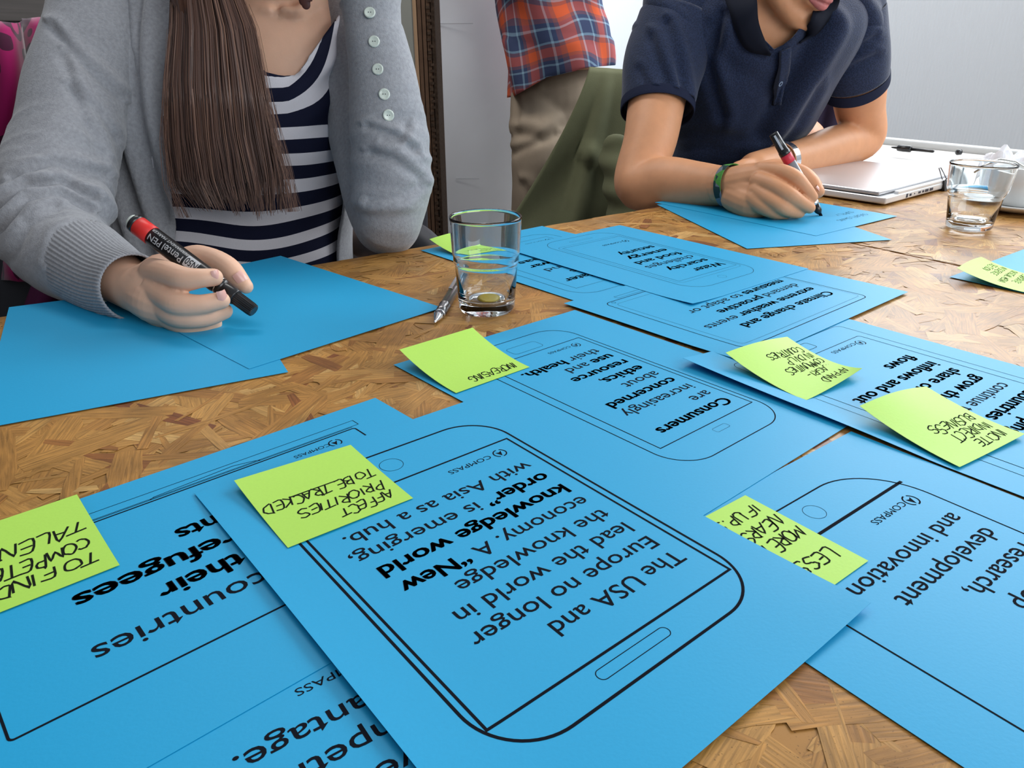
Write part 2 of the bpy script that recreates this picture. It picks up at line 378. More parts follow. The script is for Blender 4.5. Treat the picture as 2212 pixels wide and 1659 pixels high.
def dense(pts, step=6.0, closed=False):
    out = []; n = len(pts)
    for i in range(n if closed else n - 1):
        a, c = pts[i], pts[(i + 1) % n]; k = max(1, int(math.hypot(c[0] - a[0], c[1] - a[1]) / step))
        out += [(a[0] + (c[0] - a[0]) * j / k, a[1] + (c[1] - a[1]) * j / k) for j in range(k)]
    if not closed: out.append(pts[-1])
    return out
def rrect(u0, u1, v0, v1, r, seg=16):
    out = []
    for cx, cy, a0 in ((u1 - r, v1 - r, 0), (u0 + r, v1 - r, 90), (u0 + r, v0 + r, 180), (u1 - r, v0 + r, 270)):
        if r < 0.5: out.append((cx, cy)); continue
        for k in range(seg + 1):
            a = math.radians(a0 + 90 * k / seg); out.append((cx + r * math.cos(a), cy + r * math.sin(a)))
    return dense(out, 6, True)
class Ink:
    def __init__(s): s.V = []; s.F = []
    def add(s, V, F):
        b = len(s.V); s.V += V; s.F += [tuple(i + b for i in f) for f in F]
    def line(s, pts, w, closed=False): s.add(*stroke2d(dense(pts, 6, closed) if not closed else pts, w, closed))
    def rr(s, u0, u1, v0, v1, r, w): s.add(*stroke2d(rrect(u0, u1, v0, v1, r), w, True))
    def circ(s, cx, cy, r, w, a0=0, a1=360, n=40):
        full = abs(a1 - a0) >= 360; k = n if full else n + 1
        s.add(*stroke2d([(cx + r * math.cos(math.radians(a0 + (a1 - a0) * i / n)), cy + r * math.sin(math.radians(a0 + (a1 - a0) * i / n))) for i in range(k)], w, full))
def text_mesh(body, bold=0.0):
    if bold == 0.0 and 'M' not in body: bold = 0.0045
    c = bpy.data.curves.new('t', 'FONT'); c.body = body; c.size = 1.0; c.resolution_u = 3; c.offset = bold
    o = bpy.data.objects.new('t', c); COL.objects.link(o)
    dg = bpy.context.evaluated_depsgraph_get(); dg.update(); ev = o.evaluated_get(dg); me = ev.to_mesh()
    V = [(v.co.x, v.co.y) for v in me.vertices]; F = [tuple(p.vertices) for p in me.polygons]
    ev.to_mesh_clear(); bpy.data.objects.remove(o); bpy.data.curves.remove(c)
    return V, F
def text_block(ink, segs, u0, base, size, width=None):
    "segs: [(string, bold)] laid end to end; width fits the whole line"
    parts = []; x = 0.0
    for body, bold in segs:
        lead = len(body) - len(body.lstrip()); x += 0.30 * lead
        V, F = text_mesh(body.strip(), 0.010 if bold else 0.0)
        mn = min(v[0] for v in V); mx = max(v[0] for v in V)
        copies = ((0, 0), (0.020, 0.004), (-0.020, -0.004), (0.0, 0.012)) if bold else ((0.0, 0.0),)
        for dx, dy in copies: parts.append(([(v[0] - mn + x + dx, v[1] + dy) for v in V], F))
        x += mx - mn + (0.30 * (len(body) - len(body.rstrip())) if body.strip() else 0)
    k = size if width is None else width / x
    for V, F in parts: ink.add([(u0 + v[0] * k, base - v[1] * size) for v in V], F)
def logo(ink, cx, cy, r, tu0, tu1, tbase, h=6.2):
    ink.circ(cx, cy, r, r * 0.20, -62, 92, 18); ink.circ(cx, cy, r, r * 0.20, 118, 272, 18)
    ink.add([(cx + r * .10, cy - r * .78), (cx - r * .52, cy + r * .48), (cx + r * .02, cy + r * .22), (cx + r * .55, cy + r * .42)], [(0, 1, 2), (0, 2, 3)])
    text_block(ink, [('COMPASS', False)], tu0, tbase, h, tu1 - tu0)
def printed(sh, lines=(), **k):
    for L in lines:
        t = Ink(); text_block(t, L[0], L[1], L[2], L[3], (L[4] - L[1]) if L[4] else None); sh.put('printed_text', t.V, t.F)
    if k.get('logo'): t = Ink(); logo(t, *k['logo']); sh.put('printed_logo', t.V, t.F)
    d = Ink(); k['draw'](d)
    sh.put('printed_outline', d.V, d.F)
N_, B_ = False, True
sU = Sheet('U', (0.1656, 0.2763), 3.8251, layer=4, lifts=[('c', 0, 0, 1.8, 80), ('e', 'u', 210, 45, 2.6, 130, 170)], label='blue sheet printed The USA and Europe no longer lead the world, topmost, centre')
sz = 14.6
def dU(d): d.rr(23, 183.8, 38.2, 269.8, 31, 1.5); d.rr(28.0, 179.8, 57.3, 233.6, 0, 1.4); d.circ(104.6, 252.5, 7.4, 0.3); d.rr(84.2, 128.4, 46.3, 52.2, 2.9, 0.4)
printed(sU, [([('The USA and', N_)], 37.5, 85.8, sz, 124), ([('Europe no longer', N_)], 38.8, 102.6, sz, 156.5), ([('lead the world in', N_)], 39.3, 119.3, sz, 152.6),
  ([('the knowledge', N_)], 38.8, 135.9, sz, 140), ([('economy. A ', N_), ('“New', B_)], 38.6, 152.6, sz, 161), ([('knowledge world', B_)], 39, 169.5, sz, 163),
  ([('order”', B_), (' is emerging,', N_)], 38.6, 186.3, sz, 169.8), ([('with Asia as a hub.', N_)], 37.9, 203, sz, 164.5)],
  logo=(43.6, 221.2, 4.3, 51, 82.6, 223.6), draw=dU)
sCm = Sheet('C', (0.0401, 0.3497), 3.8796, land=True, layer=2, label='blue sheet printed countries, their refugees, with double ruled slot, in the left foreground')
def dC(d):
    d.rr(32, 262, 181.9, 189.4, 0, 0.45); d.rr(37, 268.2, 46.3, 178.8, 2, 1.1); d.line([(37.5, 180.9), (268, 180.9)], 0.5)
    d.line([(171, 181.2), (168.5, 182.8), (120, 185.8), (108, 183), (104, 181.2)], 0.5)
printed(sCm, [([('immigrants', B_)], 88, 141.5, 18.6, 172.3), ([('refugees', B_)], 148.8, 120.3, 18.6, 228), ([('their', B_)], 154.6, 99.9, 18.6, 196.3), ([('countries', N_)], 152.6, 78.0, 18.6, 231.6)],
  logo=(57.4, 169.2, 4.2, 61.5, 86.6, 171.2, 5.2), draw=dC)
# sheet under C, lower left
ang = 0.113; cC, sC = math.cos(ang), math.sin(ang)
oD = sCm.o + sCm.u * 0.110 + sCm.v * -0.1827
# direction of u' in C's (u,v): (c, s)
uD = sCm.u * cC + sCm.v * sC
sD = Sheet('D', (oD.x, oD.y), math.atan2(uD.y, uD.x), land=True, layer=1, label='blue sheet printed competitive advantage at the bottom left, partly covered')
def dD(d): d.rr(23, 268, 20, 178, 3, 0.9)
printed(sD, [([('drive their', N_)], 40, 119.6, sz, 118), ([('competitive', N_)], 38.5, 136.6, sz, 127), ([('advantage.', N_)], 38.5, 153.5, sz, 117.5)], logo=(43.6, 169, 4.3, 51, 87.0, 171.2), draw=dD)
sB = Sheet('B', (0.2564, 0.4821), 3.8552, layer=1, label='blue sheet printed Consumers are increasingly concerned, in the middle of the table')
def dB(d): d.rr(47.2, 165.3, 36.2, 275.2, 27, 0.8); d.rr(52, 156.8, 64, 240.8, 0, 0.8); d.rr(95.6, 110, 52.6, 58, 1.5, 0.22); d.rr(88, 121, 247, 261, 3.5, 0.3)
printed(sB, [([('Consumers', B_)], 61, 83.6, sz, 139), ([('are', N_)], 60.5, 99.8, sz, 81), ([('increasingly', N_)], 61, 116.1, sz, 137.5), ([('concerned', B_)], 61, 132.3, sz, 135.2), ([('about', N_)], 61, 148.6, sz, 100.3),
  ([('ethics', B_), (',', N_)], 61, 165, sz, 107), ([('resource', B_)], 61, 181.2, sz, 122.5), ([('use', B_), (' and', N_)], 61, 197.4, sz, 113), ([('their', N_), (' health.', B_)], 61, 213, sz, 145.8)],
  logo=(66.6, 229.6, 3.9, 73, 98.5, 232.2, 5.0), draw=dB)
sF = Sheet('F', (0.4875, 0.4637), 3.8104, layer=2, lifts=[('c', 210, 297, 5.0, 110), ('e', 'u', 210, 45, 3.0, 205, 110)], label='blue sheet printed countries continue to grow their share of inflows, under two notes at right')
def dF(d): d.rr(25.5, 185, 22, 268.3, 7, 0.45); d.rr(35.5, 175, 45, 242, 3, 0.6); d.rr(88, 122, 250, 262, 3, 0.5)
szF = 15.6
printed(sF, [([('flows', B_)], 47, 193.4, szF, 86.5), ([('inflows and out', B_)], 47, 175.4, szF, 165.6), ([('share of capital', B_)], 47, 157.4, szF, 160), ([('grow their', B_)], 47, 139.2, szF, 128), ([('continue to', N_)], 47, 121.4, szF, 127), ([('countries', B_)], 47, 103.6, szF, 118.3), ([('Developing', B_)], 47, 85.8, szF, 131)],
  logo=(50.6, 232.0, 4.3, 56.5, 92, 236, 6.0), draw=dF)
sE = Sheet('E', (0.4098, 0.2158), 3.7954, layer=0, label='blue sheet printed research, development and innovation, at the right edge')
def dE(d): d.rr(36, 175.6, 24, 270.6, 44, 1.0); d.line([(36, 243.9), (175.6, 243.9)], 2.0); d.circ(106, 257.3, 6.4, 0.25); d.line([(36, 52), (175.6, 52)], 0.8)
printed(sE, [([('and innovation', N_)], 46.5, 211.0, sz, 152.8), ([('development', N_)], 46.5, 193.4, sz, 141.5), ([('research,', N_)], 46.5, 175.9, sz, 109), ([('develop', N_)], 46.5, 158.4, sz, 101), ([('invest and', N_)], 46.5, 141, sz, 118)],
  logo=(51.6, 230.2, 4.6, 57.6, 90.5, 233.4), draw=dE)
sG = Sheet('G', (0.4144, 0.7583), 3.8521, land=True, layer=4, lifts=[('e', 'u', 297, 40, 0.6, 100, 110), ('c', 297, 0, 2.5, 80), ('e', 'v', 0, 30, 0.0, 100, 100)], label='blue sheet printed Climate change and extreme weather events')
def dG(d): d.rr(46.6, 268.3, 20, 182, 8, 0.9); d.rr(50.5, 260.6, 26.6, 173.3, 5, 0.25); d.circ(258.2, 178.2, 2.0, 0.4); d.rr(120, 244, 185.2, 190.8, 0, 0.4)
szG = 15.6
printed(sG, [([('Climate change and', B_)], 62.5, 58, szG, 219), ([('extreme weather', B_), (' events', N_)], 62.5, 77, szG, 248.5), ([('demand ', N_), ('proactive', B_)], 62.5, 95.5, szG, 203), ([('measures', B_), (' to adapt or', N_)], 62.5, 113.5, szG, 226)], draw=dG)
sH = Sheet('H', (0.3423, 0.8469), 3.824, layer=5, lifts=[('c', 210, 0, 2.0, 60)], label='blue sheet printed Water scarcity challenges food and energy security')
def dH(d): d.rr(44, 165.5, 30.5, 284, 28, 0.5); d.rr(51, 154.5, 62.5, 250, 0, 0.4); d.rr(47.2, 160, 56, 256, 8, 0.25); d.circ(103, 44, 5, 0.2); d.rr(85, 125, 266, 270, 2, .2)
szH = 17.5
printed(sH, [([('Water', B_)], 57, 84.5, szH, 107), ([('scarcity', B_)], 57, 105.5, szH, 127.5), ([('challenges', N_)], 57, 126.5, szH, 140), ([('food and', B_)], 57, 147, szH, 135.5), ([('energy', B_)], 57, 168, szH, 127), ([('security', B_)], 57, 189, szH, 120)],
  logo=(64, 226.5, 4.5, 71, 105, 229.5, 6.2), draw=dH)
sI = Sheet('I', (0.2378, 0.856), 3.8535, layer=1, label='blue sheet printed Water and war, furthest back behind the near glass')
def dI(d): d.rr(26, 192.3, 27.5, 265, 28, 0.55); d.rr(40.5, 178.4, 51.5, 245, 0, 0.45)
printed(sI, [([('Water', B_)], 108, 84.5, szH, 167), ([('conflicts', N_)], 66, 106, szH, 136), ([('and', N_)], 120, 129, szH, 155), ([('war', B_)], 123, 151, szH, 160), ([('has', B_)], 122, 172, szH, 159)],
  logo=(50.5, 230, 4.3, 57, 90, 233), draw=dI)
K1 = Sheet('K1', (-0.0688, 0.714), 3.9609, layer=2, label='blank blue sheet under the marker tip, upper of the two at left')
K2 = Sheet('K2', (-0.317, 0.818), math.atan2(-0.886, 0.464), land=True, layer=1, label='blank blue sheet at the left edge, under the writing hand')
L2 = Sheet('L2', (0.5049, 0.9917), 3.3575, layer=1, label='blank blue sheet beneath the one the person in navy writes on')
L1 = Sheet('L1', (0.581, 1.1392), 3.7817, layer=2, label='blue sheet the person in navy is writing on')
tM = math.radians(217.6); uM = Vector((math.cos(tM), math.sin(tM), 0)); vM = Vector((uM.y, -uM.x, 0)); oM = Vector((0.489, 0.817, 0)) - uM * 0.21 - vM * 0.297
sM = Sheet('M', (oM.x, oM.y), tM, layer=1, label='blue sheet with one green note near the right edge of the picture')
# ---------------------------------------------------------------- handwriting and sticky notes
def arc(cx, cy, rx, ry, a0, a1, n=8): return [(cx + rx * math.cos(math.radians(a0 + (a1 - a0) * i / n)), cy + ry * math.sin(math.radians(a0 + (a1 - a0) * i / n))) for i in range(n + 1)]
HW = {
 'A': [[(0, 0), (.35, 1), (.62, 0)], [(.1, .4), (.6, .36)]], 'B': [[(.05, 0), (.1, 1)] + arc(.12, .76, .4, .24, 80, -80) + arc(.12, .27, .48, .27, 80, -90)],
 'C': [arc(.35, .5, .35, .5, 50, 310, 12)], 'D': [[(.05, 0), (.08, 1)] + arc(.08, .5, .55, .5, 85, -90, 10)], 'E': [[(.6, 1), (.08, .97), (.05, 0), (.6, .05)], [(.06, .5), (.5, .55)]],
 'F': [[(.62, 1), (.1, .97), (.05, 0)], [(.08, .5), (.48, .54)]], 'G': [arc(.35, .5, .35, .5, 50, 330, 12) + [(.66, .45), (.38, .45)]], 'H': [[(.05, 0), (.08, 1)], [(.6, 0), (.6, 1)], [(.06, .5), (.6, .52)]],
 'I': [[(.15, 0), (.2, 1)]], 'J': [[(.5, 1), (.5, .2), (.3, 0), (.05, .15)]], 'K': [[(.05, 0), (.1, 1)], [(.6, 1), (.1, .45), (.6, 0)]], 'L': [[(.1, 1), (.06, .02), (.58, .05)]],
 'M': [[(0, 0), (.1, 1), (.36, .3), (.62, 1), (.74, 0)]], 'N': [[(.03, 0), (.08, 1), (.55, 0), (.62, 1)]], 'O': [arc(.34, .5, .34, .48, 100, 465, 14)], 'P': [[(.05, 0), (.1, 1)] + arc(.12, .72, .42, .27, 85, -95)],
 'R': [[(.05, 0), (.1, 1)] + arc(.12, .74, .42, .25, 85, -95) + [(.6, 0)]], 'S': [arc(.36, .76, .3, .24, 30, 250, 8) + arc(.3, .26, .32, .26, 80, -150, 8)], 'T': [[(-.08, .96), (.72, 1.03)], [(.33, 1), (.3, 0)]],
 'U': [[(.05, 1), (.06, .3)] + arc(.33, .28, .27, .28, 180, 360, 7) + [(.62, 1)]], 'V': [[(0, 1), (.3, 0), (.6, 1)]], 'W': [[(0, 1), (.2, 0), (.38, .6), (.56, 0), (.76, 1)]], 'Y': [[(0, 1), (.3, .5)], [(.62, 1), (.2, 0)]],
 '-': [[(.1, .45), (.5, .48)]], '.': [[(.15, 0), (.2, .06)]], '_': [[(-.2, -.3), (1.6, -.25)]], '5': [[(.6, 1), (.1, 1), (.08, .55)] + arc(.3, .3, .3, .3, 100, -120, 8)], '0': [arc(.33, .5, .3, .5, 90, 450, 12)],
}
def handwrite(ink, text, x, y, h, w=None, lw=1.0, rg=random.Random(1)):
    "x,y: left end of the baseline in mm (y grows down the page)"
    adv = [0.34 if c == 'I' else 0.36 if c in '. ' else 0.86 if c in 'MW' else 0.74 for c in text]; tot = sum(adv); k = (w / tot) if w else h
    cx = 0
    for c, a in zip(text, adv):
        if c in HW:
            j = rg.uniform(-.10, .10); sl = 0.16 + rg.uniform(-.12, .12); sy = rg.uniform(.85, 1.12)
            for st in HW[c]:
                p = [(x + (cx + u * 1.08 + sl * v + rg.uniform(-.04, .04)) * k, y - (v * sy + j + rg.uniform(-.04, .04)) * h) for u, v in st]
                if len(p) > 2: p = [tuple(q) for q in cr_spline([(a_, b_, 0) for a_, b_ in p], 3)]; p = [(q[0], q[1]) for q in p]
                ink.add(*stroke2d(p, lw))
        cx += a
class Note:
    "76 mm square; corners a,b = free edge, c,d = stuck edge; heights in metres"
    def __init__(s, A, B, C, D, label, group=None, power=2.0, slab=None, dip=0.0, curl=0.0):
        s.A, s.B, s.C, s.D = map(Vector, (A, B, C, D)); s.pw = power; s.dip = dip; s.curl = curl
        n = 14; V = []; F = []
        for side in (0, 1):
            for j in range(n + 1):
                for i in range(n + 1): V.append(s.at(76 * i / n, 76 * j / n, -0.00012 * side))
        W = n + 1; S_ = W * W
        for j in range(n):
            for i in range(n):
                a = j * W + i; F.append((a, a + W, a + W + 1, a + 1)); F.append((S_ + a, S_ + a + 1, S_ + a + W + 1, S_ + a + W))
        s.ob = mk('sticky_note', V, F, M_green, origin=s.at(38, 38), smooth=True); tag(s.ob, label, 'sticky note')
    def at(s, u, v, dz=0.0):
        # u to the reader's right (D->? text runs from the C side to the D side), v down from the stuck edge
        fu, fv = u / 76, v / 76
        bot = s.C.lerp(s.D, fu); top = s.B.lerp(s.A, fu)
        p = bot.lerp(top, fv); z = bot.z + (top.z - bot.z) * fv ** s.pw + s.dip * math.sin(math.pi * fu) * fv + s.curl * (1 - fv) ** 4 * (1 - fu) ** 2
        return Vector((p.x, p.y, z + dz))
    def write(s, lines, lw=1.0, seed=1):
        ink = Ink(); rg = random.Random(seed)
        for t, x, y, h, w_ in lines: handwrite(ink, t, x, y, h, w_, lw, rg)
        mk('handwriting', [s.at(u, v, 0.00011) for u, v in ink.V], ink.F, M_ink2, s.ob)
def zoff(p, dz): return (p[0], p[1], p[2] + dz)
n2 = Note((-0.163, 0.3799, 0.0075), (-0.1041, 0.4272, 0.0050), (-0.0569, 0.3675, 0.0030), (-0.1159, 0.3203, 0.0036), 'green note reading Affect priorities to be tracked')
n2.write([('AFFECT', 6, 16, 8.5, 34), ('PRIORITIES', 5, 28, 8.5, 54), ('TO BE TRACKED', 3, 43, 8.5, 70), ('_', 30, 41, 9, 12)], 1.0, 3)
n3 = Note((-0.0911, 0.5689, 0.0145), (-0.0341, 0.619, 0.0150), (0.0143, 0.5624, 0.0016), (-0.0419, 0.5121, 0.0020), 'green note reading Increasing, sticking out over the board near the ballpoint pen')
n3.write([('INCREASING', 5, 16, 9, 48)], 1.0, 5)
n4 = Note((0.1705, 0.5589, 0.0150), (0.2345, 0.602, 0.0120), (0.2731, 0.541, 0.0028), (0.2138, 0.4957, 0.0028), 'green note reading Agricultural communities in developing countries, curled at its right corner', dip=0.002, curl=0.006)
n4.write([('APPAND', 5, 15, 8, 32), ('...AGRI-', 6, 27, 8, 34), ('COMMUNITIES', 4, 38, 8, 46), ('IN DVLP', 4, 49, 8, 34), ('COUNTRIES', 5, 60, 8, 42)], 0.9, 7)
n5 = Note((0.239, 0.4666, 0.0125), (0.3048, 0.5049, 0.0095), (0.3383, 0.4397, 0.0028), (0.2742, 0.4003, 0.0030), 'green note reading Incite indirect business, with a creased middle', dip=0.003, curl=0.002)
n5.write([('INCITE', 7, 14, 8, 32), ('INDIRECT', 6, 26, 8.5, 42), ('BUSINESS', 6, 38, 8.5, 48)], 0.9, 9)
n6 = Note((0.489, 0.8072, 0.0140), (0.5461, 0.8595, 0.0125), (0.5912, 0.8085, 0.0018), (0.5398, 0.7525, 0.0018), 'green note with five lines of writing at the right edge of the picture', dip=0.002)
n6.write([('FOR', 10, 13, 7, 16), ('CORPORATE', 6, 25, 7, 44), ('ON SOCIAL MEDIA', 4, 37, 7, 58), ('IN SCIENCE', 4, 49, 7, 44), ('SECTION', 8, 60, 7, 36)], 0.7, 11)
c_ = lambda u, v, dz=0.0006: sCm.at(u, v, dz)
n1 = Note(c_(280, 206, .0055), c_(202, 206, .0055), c_(203.5, 129, .0008), c_(281, 130, .0008), 'green note reading To find competent talent, at the left edge', power=1.5)
n1.write([('TO FIND', 5, 19, 9, 46), ('COMPETENT', 6, 33, 9.5, 56), ('TALENT', 3, 50, 9.5, 48)], 1.15, 13)
e_ = lambda u, v, dz=0.0006: sE.at(u, v, dz)
n7 = Note(e_(198.6, 291.5), e_(123, 291.2), e_(124.4, 215.4), e_(200, 215.6), 'green note reading Less, more, near, half hidden below the large centre sheet')
n7.write([('LESS', 7, 21, 9, 28), ('MORE P', 3, 41, 9, 36), ('NEARS', 3, 54, 9, 34), ('IF UP.S', 4, 68, 8, 36)], 1.0, 15)
i8 = Note(sI.at(196, 297, .012), sI.at(116, 297, .014), sI.at(118, 222, .0012), sI.at(194, 222, .0012), 'green note seen through the near glass, on the furthest back sheet', dip=0.002)
i8.write([('IMPACT', 5, 18, 9, 44), ('ON RURAL', 6, 34, 9, 54)], 0.9, 17)
ink = Ink(); handwrite(ink, 'OVERFLOWING', 22, 40, 9, 78, 0.55); handwrite(ink, 'SUPPLY', 24, 62, 9, 44, 0.55)
L1.put('handwriting', ink.V, ink.F, M_ink2)

# ---------------------------------------------------------------- drinking glasses
def glass_mat():
    m = bpy.data.materials.new('clear_glass'); m.use_nodes = True; b = sock(m)
    b.inputs['Base Color'].default_value = (0.93, 0.965, 0.975, 1); b.inputs['Roughness'].default_value = 0.0; b.inputs['Transmission Weight'].default_value = 1.0; b.inputs['IOR'].default_value = 1.46
    return m
M_glass = glass_mat()
def tumbler(base, H, rb, rt, label, drops=False):
    t = thing('drinking_glass', label, 'glass', base + Vector((0, 0, 0.0002)))
    hr = 0.54 * H; r_l = rb + (rt - rb) * 0.36; r_u = rb + (rt - rb) * 0.74
    th = 0.0017
    outer = [(0.0005, 0.0014), (rb * 0.72, 0.0014), (rb * 0.80, 0.0), (rb * 0.93, 0.0004), (rb, 0.004), (rb + 0.0004, 0.010), (r_l, hr - 0.007), (r_l + 0.0002, hr - 0.003), (r_l + 0.0016, hr - 0.0015), (r_l + 0.0018, hr), (r_u - 0.0010, hr + 0.0035), (r_u, hr + 0.008), (rt - 0.0002, H - 0.003), (rt + 0.0001, H - 0.001), (rt - 0.0006, H)]
    inner = [(rt - th, H - 0.0008), (rt - th - 0.0003, H - 0.004), (r_u - th, hr + 0.009), (r_u - th - 0.0002, hr + 0.004), (r_l - th, hr - 0.002), (r_l - th - 0.0002, hr - 0.008), (rb - 0.0025, 0.016), (rb - 0.006, 0.0098), (rb * 0.5, 0.0085), (0.0005, 0.0082)]
    b = MB(); b.lathe(base + Vector((0, 0, 0.0003)), outer + inner, 72, cap0=True, cap1=True); b.build('glass_body', M_glass, t, smooth=True)
    if drops:
        b = MB(); b.lathe(base + Vector((0.002, -0.001, 0.0090)), [(0.0005, 0.0004), (0.009, 0.0004), (0.012, 0.0), (0.009, 0.0010), (0.0005, 0.0014)], 24); b.build('drink_residue', mat('yellow_residue', (0.75, 0.55, 0.05), 0.3, trans=0.3), t, smooth=True)
    return t
g1c = PZ(1053, 655); top1 = P(1053, 466, g1c.y)
def fit_glass(cx, rowb, rowt, halfb_px, halft_px, label, drops=False):
    c = PZ(cx, rowb); tp = P(cx, rowt, c.y); rb = (P(cx + halfb_px, rowb, c.y) - P(cx, rowb, c.y)).length; rt = (P(cx + halft_px, rowt, c.y) - tp).length
    return tumbler(Vector((c.x, c.y, 0)), tp.z, rb, rt, label, drops)
fit_glass(1052, 668, 466, 60, 79, 'ridged drinking glass with a little yellow residue, nearest, beside the ballpoint pen', True)
fit_glass(2091, 493, 352, 45, 66, 'empty ridged drinking glass in front of the white cup')

# ---------------------------------------------------------------- pens
M_blk = mat('black_plastic', (0.012, 0.012, 0.013), 0.28, 0.5); M_red = mat('red_band', (0.70, 0.03, 0.025), 0.4, 0.4)
M_chrome = mat('chrome', (0.75, 0.75, 0.76), 0.18, metal=1.0); M_gun = mat('gunmetal', (0.22, 0.21, 0.21), 0.28, metal=1.0)
M_white = mat('white_plastic', (0.66, 0.72, 0.66), 0.5); M_silverprint = mat('silver_print', (0.42, 0.42, 0.43), 0.5)
p0 = PZ(939, 697, 0.003); p1 = PZ(990, 612, 0.0055); ax = (p1 - p0).normalized()
t = thing('ballpoint_pen', 'silver and gunmetal ballpoint pen lying behind the near glass', 'pen', (p0 + p1) / 2)
b = MB(); b.lathe(p0, [(0.0004, 0), (0.0011, 0.0005), (0.0013, 0.003), (0.0042, 0.015), (0.0052, 0.021)], 24, ax); b.build('tip', M_chrome, t, smooth=True)
b = MB(); b.lathe(p0 + ax * 0.021, [(0.0054, 0), (0.0056, 0.001), (0.0053, 0.002)], 24, ax); b.build('ring', M_chrome, t, smooth=True)
b = MB(); b.lathe(p0 + ax * 0.023, [(0.0052, 0), (0.0056, 0.012), (0.0055, 0.022), (0.0058, 0.0225), (0.0058, 0.024), (0.0055, 0.0245), (0.0054, 0.07), (0.0048, 0.105)], 24, ax); b.build('barrel', M_gun, t, smooth=True)
b = MB(); sd = ax.cross(UPV).normalized(); b.box(p0 + ax * 0.100 + UPV * 0.0068 + sd * -0.001, 0.038, 0.004, 0.0012, (ax, sd, ax.cross(sd)), bev=0.0005); b.build('clip', M_chrome, t)
# black pen and cap on the white table
p0 = PZ(1925, 318, 0.019); p1 = PZ(2015, 327, 0.019); ax = (p1 - p0).normalized(); L_ = (p1 - p0).length
t = thing('ballpoint_pen', 'black pen with a thick grip lying on the pale table rim', 'pen', (p0 + p1) / 2)
b = MB(); b.lathe(p0, [(0.0008, 0), (0.002, 0.004), (0.003, L_ * .15), (0.003, L_ * .2)], 16, ax); b.build('tip', M_blk, t, smooth=True)
b = MB(); b.lathe(p0 + ax * L_ * .15, [(0.004, 0), (0.007, 0.003), (0.0075, L_ * .15), (0.007, L_ * .33), (0.004, L_ * .35)], 16, ax); b.build('grip', M_blk, t, smooth=True)
b = MB(); b.lathe(p0 + ax * L_ * .5, [(0.0035, 0), (0.0032, L_ * .5), (0.002, L_ * .53)], 16, ax); b.build('barrel', M_blk, t, smooth=True)
p0 = PZ(2066, 329, 0.020); b = MB(); b.lathe(p0, [(0.0045, 0), (0.006, 0.002), (0.006, 0.010), (0.003, 0.012)], 16, Vector((1, .1, 0))); tag(b.build('pen_cap', M_blk, origin=p0, smooth=True), 'small dark cap standing on the pale table right of the black pen', 'cap')

# ---------------------------------------------------------------- laptop
M_alu = mat('brushed_aluminium', (0.62, 0.62, 0.64), 0.32, 0.5, metal=0.55); M_alu2 = mat('aluminium_edge', (0.78, 0.79, 0.80), 0.3, 0.5, metal=0.3)
M_dark = mat('dark_rubber', (0.015, 0.015, 0.017), 0.5); M_port = mat('port_dark', (0.02, 0.03, 0.06), 0.4)
c0 = PZ(1912, 441, 0.004); c0.z = 0; er = (PZ(2040, 406, 0.004) - PZ(1912, 441, 0.004)); er.z = 0; er.normalize(); el = Vector((-er.y, er.x, 0))
LW, LD = 0.320, 0.225; AX = (er, el, UPV)
t = thing('laptop', 'closed silver laptop under the left forearm of the person in navy', 'laptop', c0 + er * LW / 2 + el * LD / 2)
ctr = c0 + er * LW / 2 + el * LD / 2
b = MB(); b.box(ctr + UPV * 0.0085, LW, LD, 0.011, AX, bev=0.003); b.build('base', M_alu2, t)
b = MB(); b.box(ctr + UPV * 0.0022 - Vector((0, 0, 0)), LW * .9, LD * .88, 0.0028, AX, bev=0.001); b.build('underside', M_dark, t)
b = MB(); b.box(ctr + UPV * 0.0188 + el * 0.006 - er * 0.001, LW - 0.004, LD - 0.014, 0.0065, AX, bev=0.0028); b.build('lid', M_alu, t)
b = MB(); b.box(ctr + UPV * 0.0162 - el * (LD / 2 - 0.005), LW - 0.09, 0.008, 0.006, AX, bev=0.002); b.build('hinge', M_alu2, t)
for u0, wd, hh in ((0.075, 0.0055, 0.0065), (0.088, 0.0065, 0.0040), (0.103, 0.002, 0.002), (0.122, 0.008, 0.0035), (0.136, 0.006, 0.0035), (0.15, 0.012, 0.0045), (0.168, 0.012, 0.0045)):
    b = MB(); b.box(c0 + er * u0 * 1.0 - el * 0.0001 + UPV * 0.0085, wd, 0.0012, hh, AX, bev=0.0003); b.build('port', M_port, t)

# ---------------------------------------------------------------- cup, saucer, spoon, clip, papers at the right edge
M_porc = mat('white_porcelain', (0.74, 0.75, 0.74), 0.22, 0.5, coat=0.3)
cc = PZ(2195, 452, 0.0)
t = thing('saucer', 'white saucer under the white cup', 'saucer', cc)
b = MB(); b.lathe(cc, [(0.03, 0.0003), (0.045, 0.0012), (0.062, 0.006), (0.0785, 0.0125), (0.080, 0.0145), (0.0775, 0.0155), (0.060, 0.010), (0.035, 0.007), (0.0005, 0.007)], 64); b.build('dish', M_porc, t, smooth=True)
t = thing('cup', 'white cup standing on the saucer behind the empty glass', 'cup', cc + UPV * 0.0073)
b = MB(); b.lathe(cc + UPV * 0.0073, [(0.022, 0), (0.026, 0.0005), (0.029, 0.006), (0.040, 0.020), (0.0445, 0.035), (0.0455, 0.058), (0.0440, 0.0592), (0.0425, 0.057), (0.041, 0.035), (0.036, 0.020), (0.020, 0.009), (0.0005, 0.008)], 64); b.build('cup_body', M_porc, t, smooth=True)
b = MB(); b.tube([cc + Vector((0.044 + 0.022 * math.sin(a), 0, 0.037 + 0.017 * math.cos(a))) for a in [math.pi * k / 10 for k in range(11)]], 0.004, 12); b.build('handle', M_porc, t, smooth=True)
M_steel = mat('spoon_steel', (0.62, 0.60, 0.56), 0.25, metal=1.0)
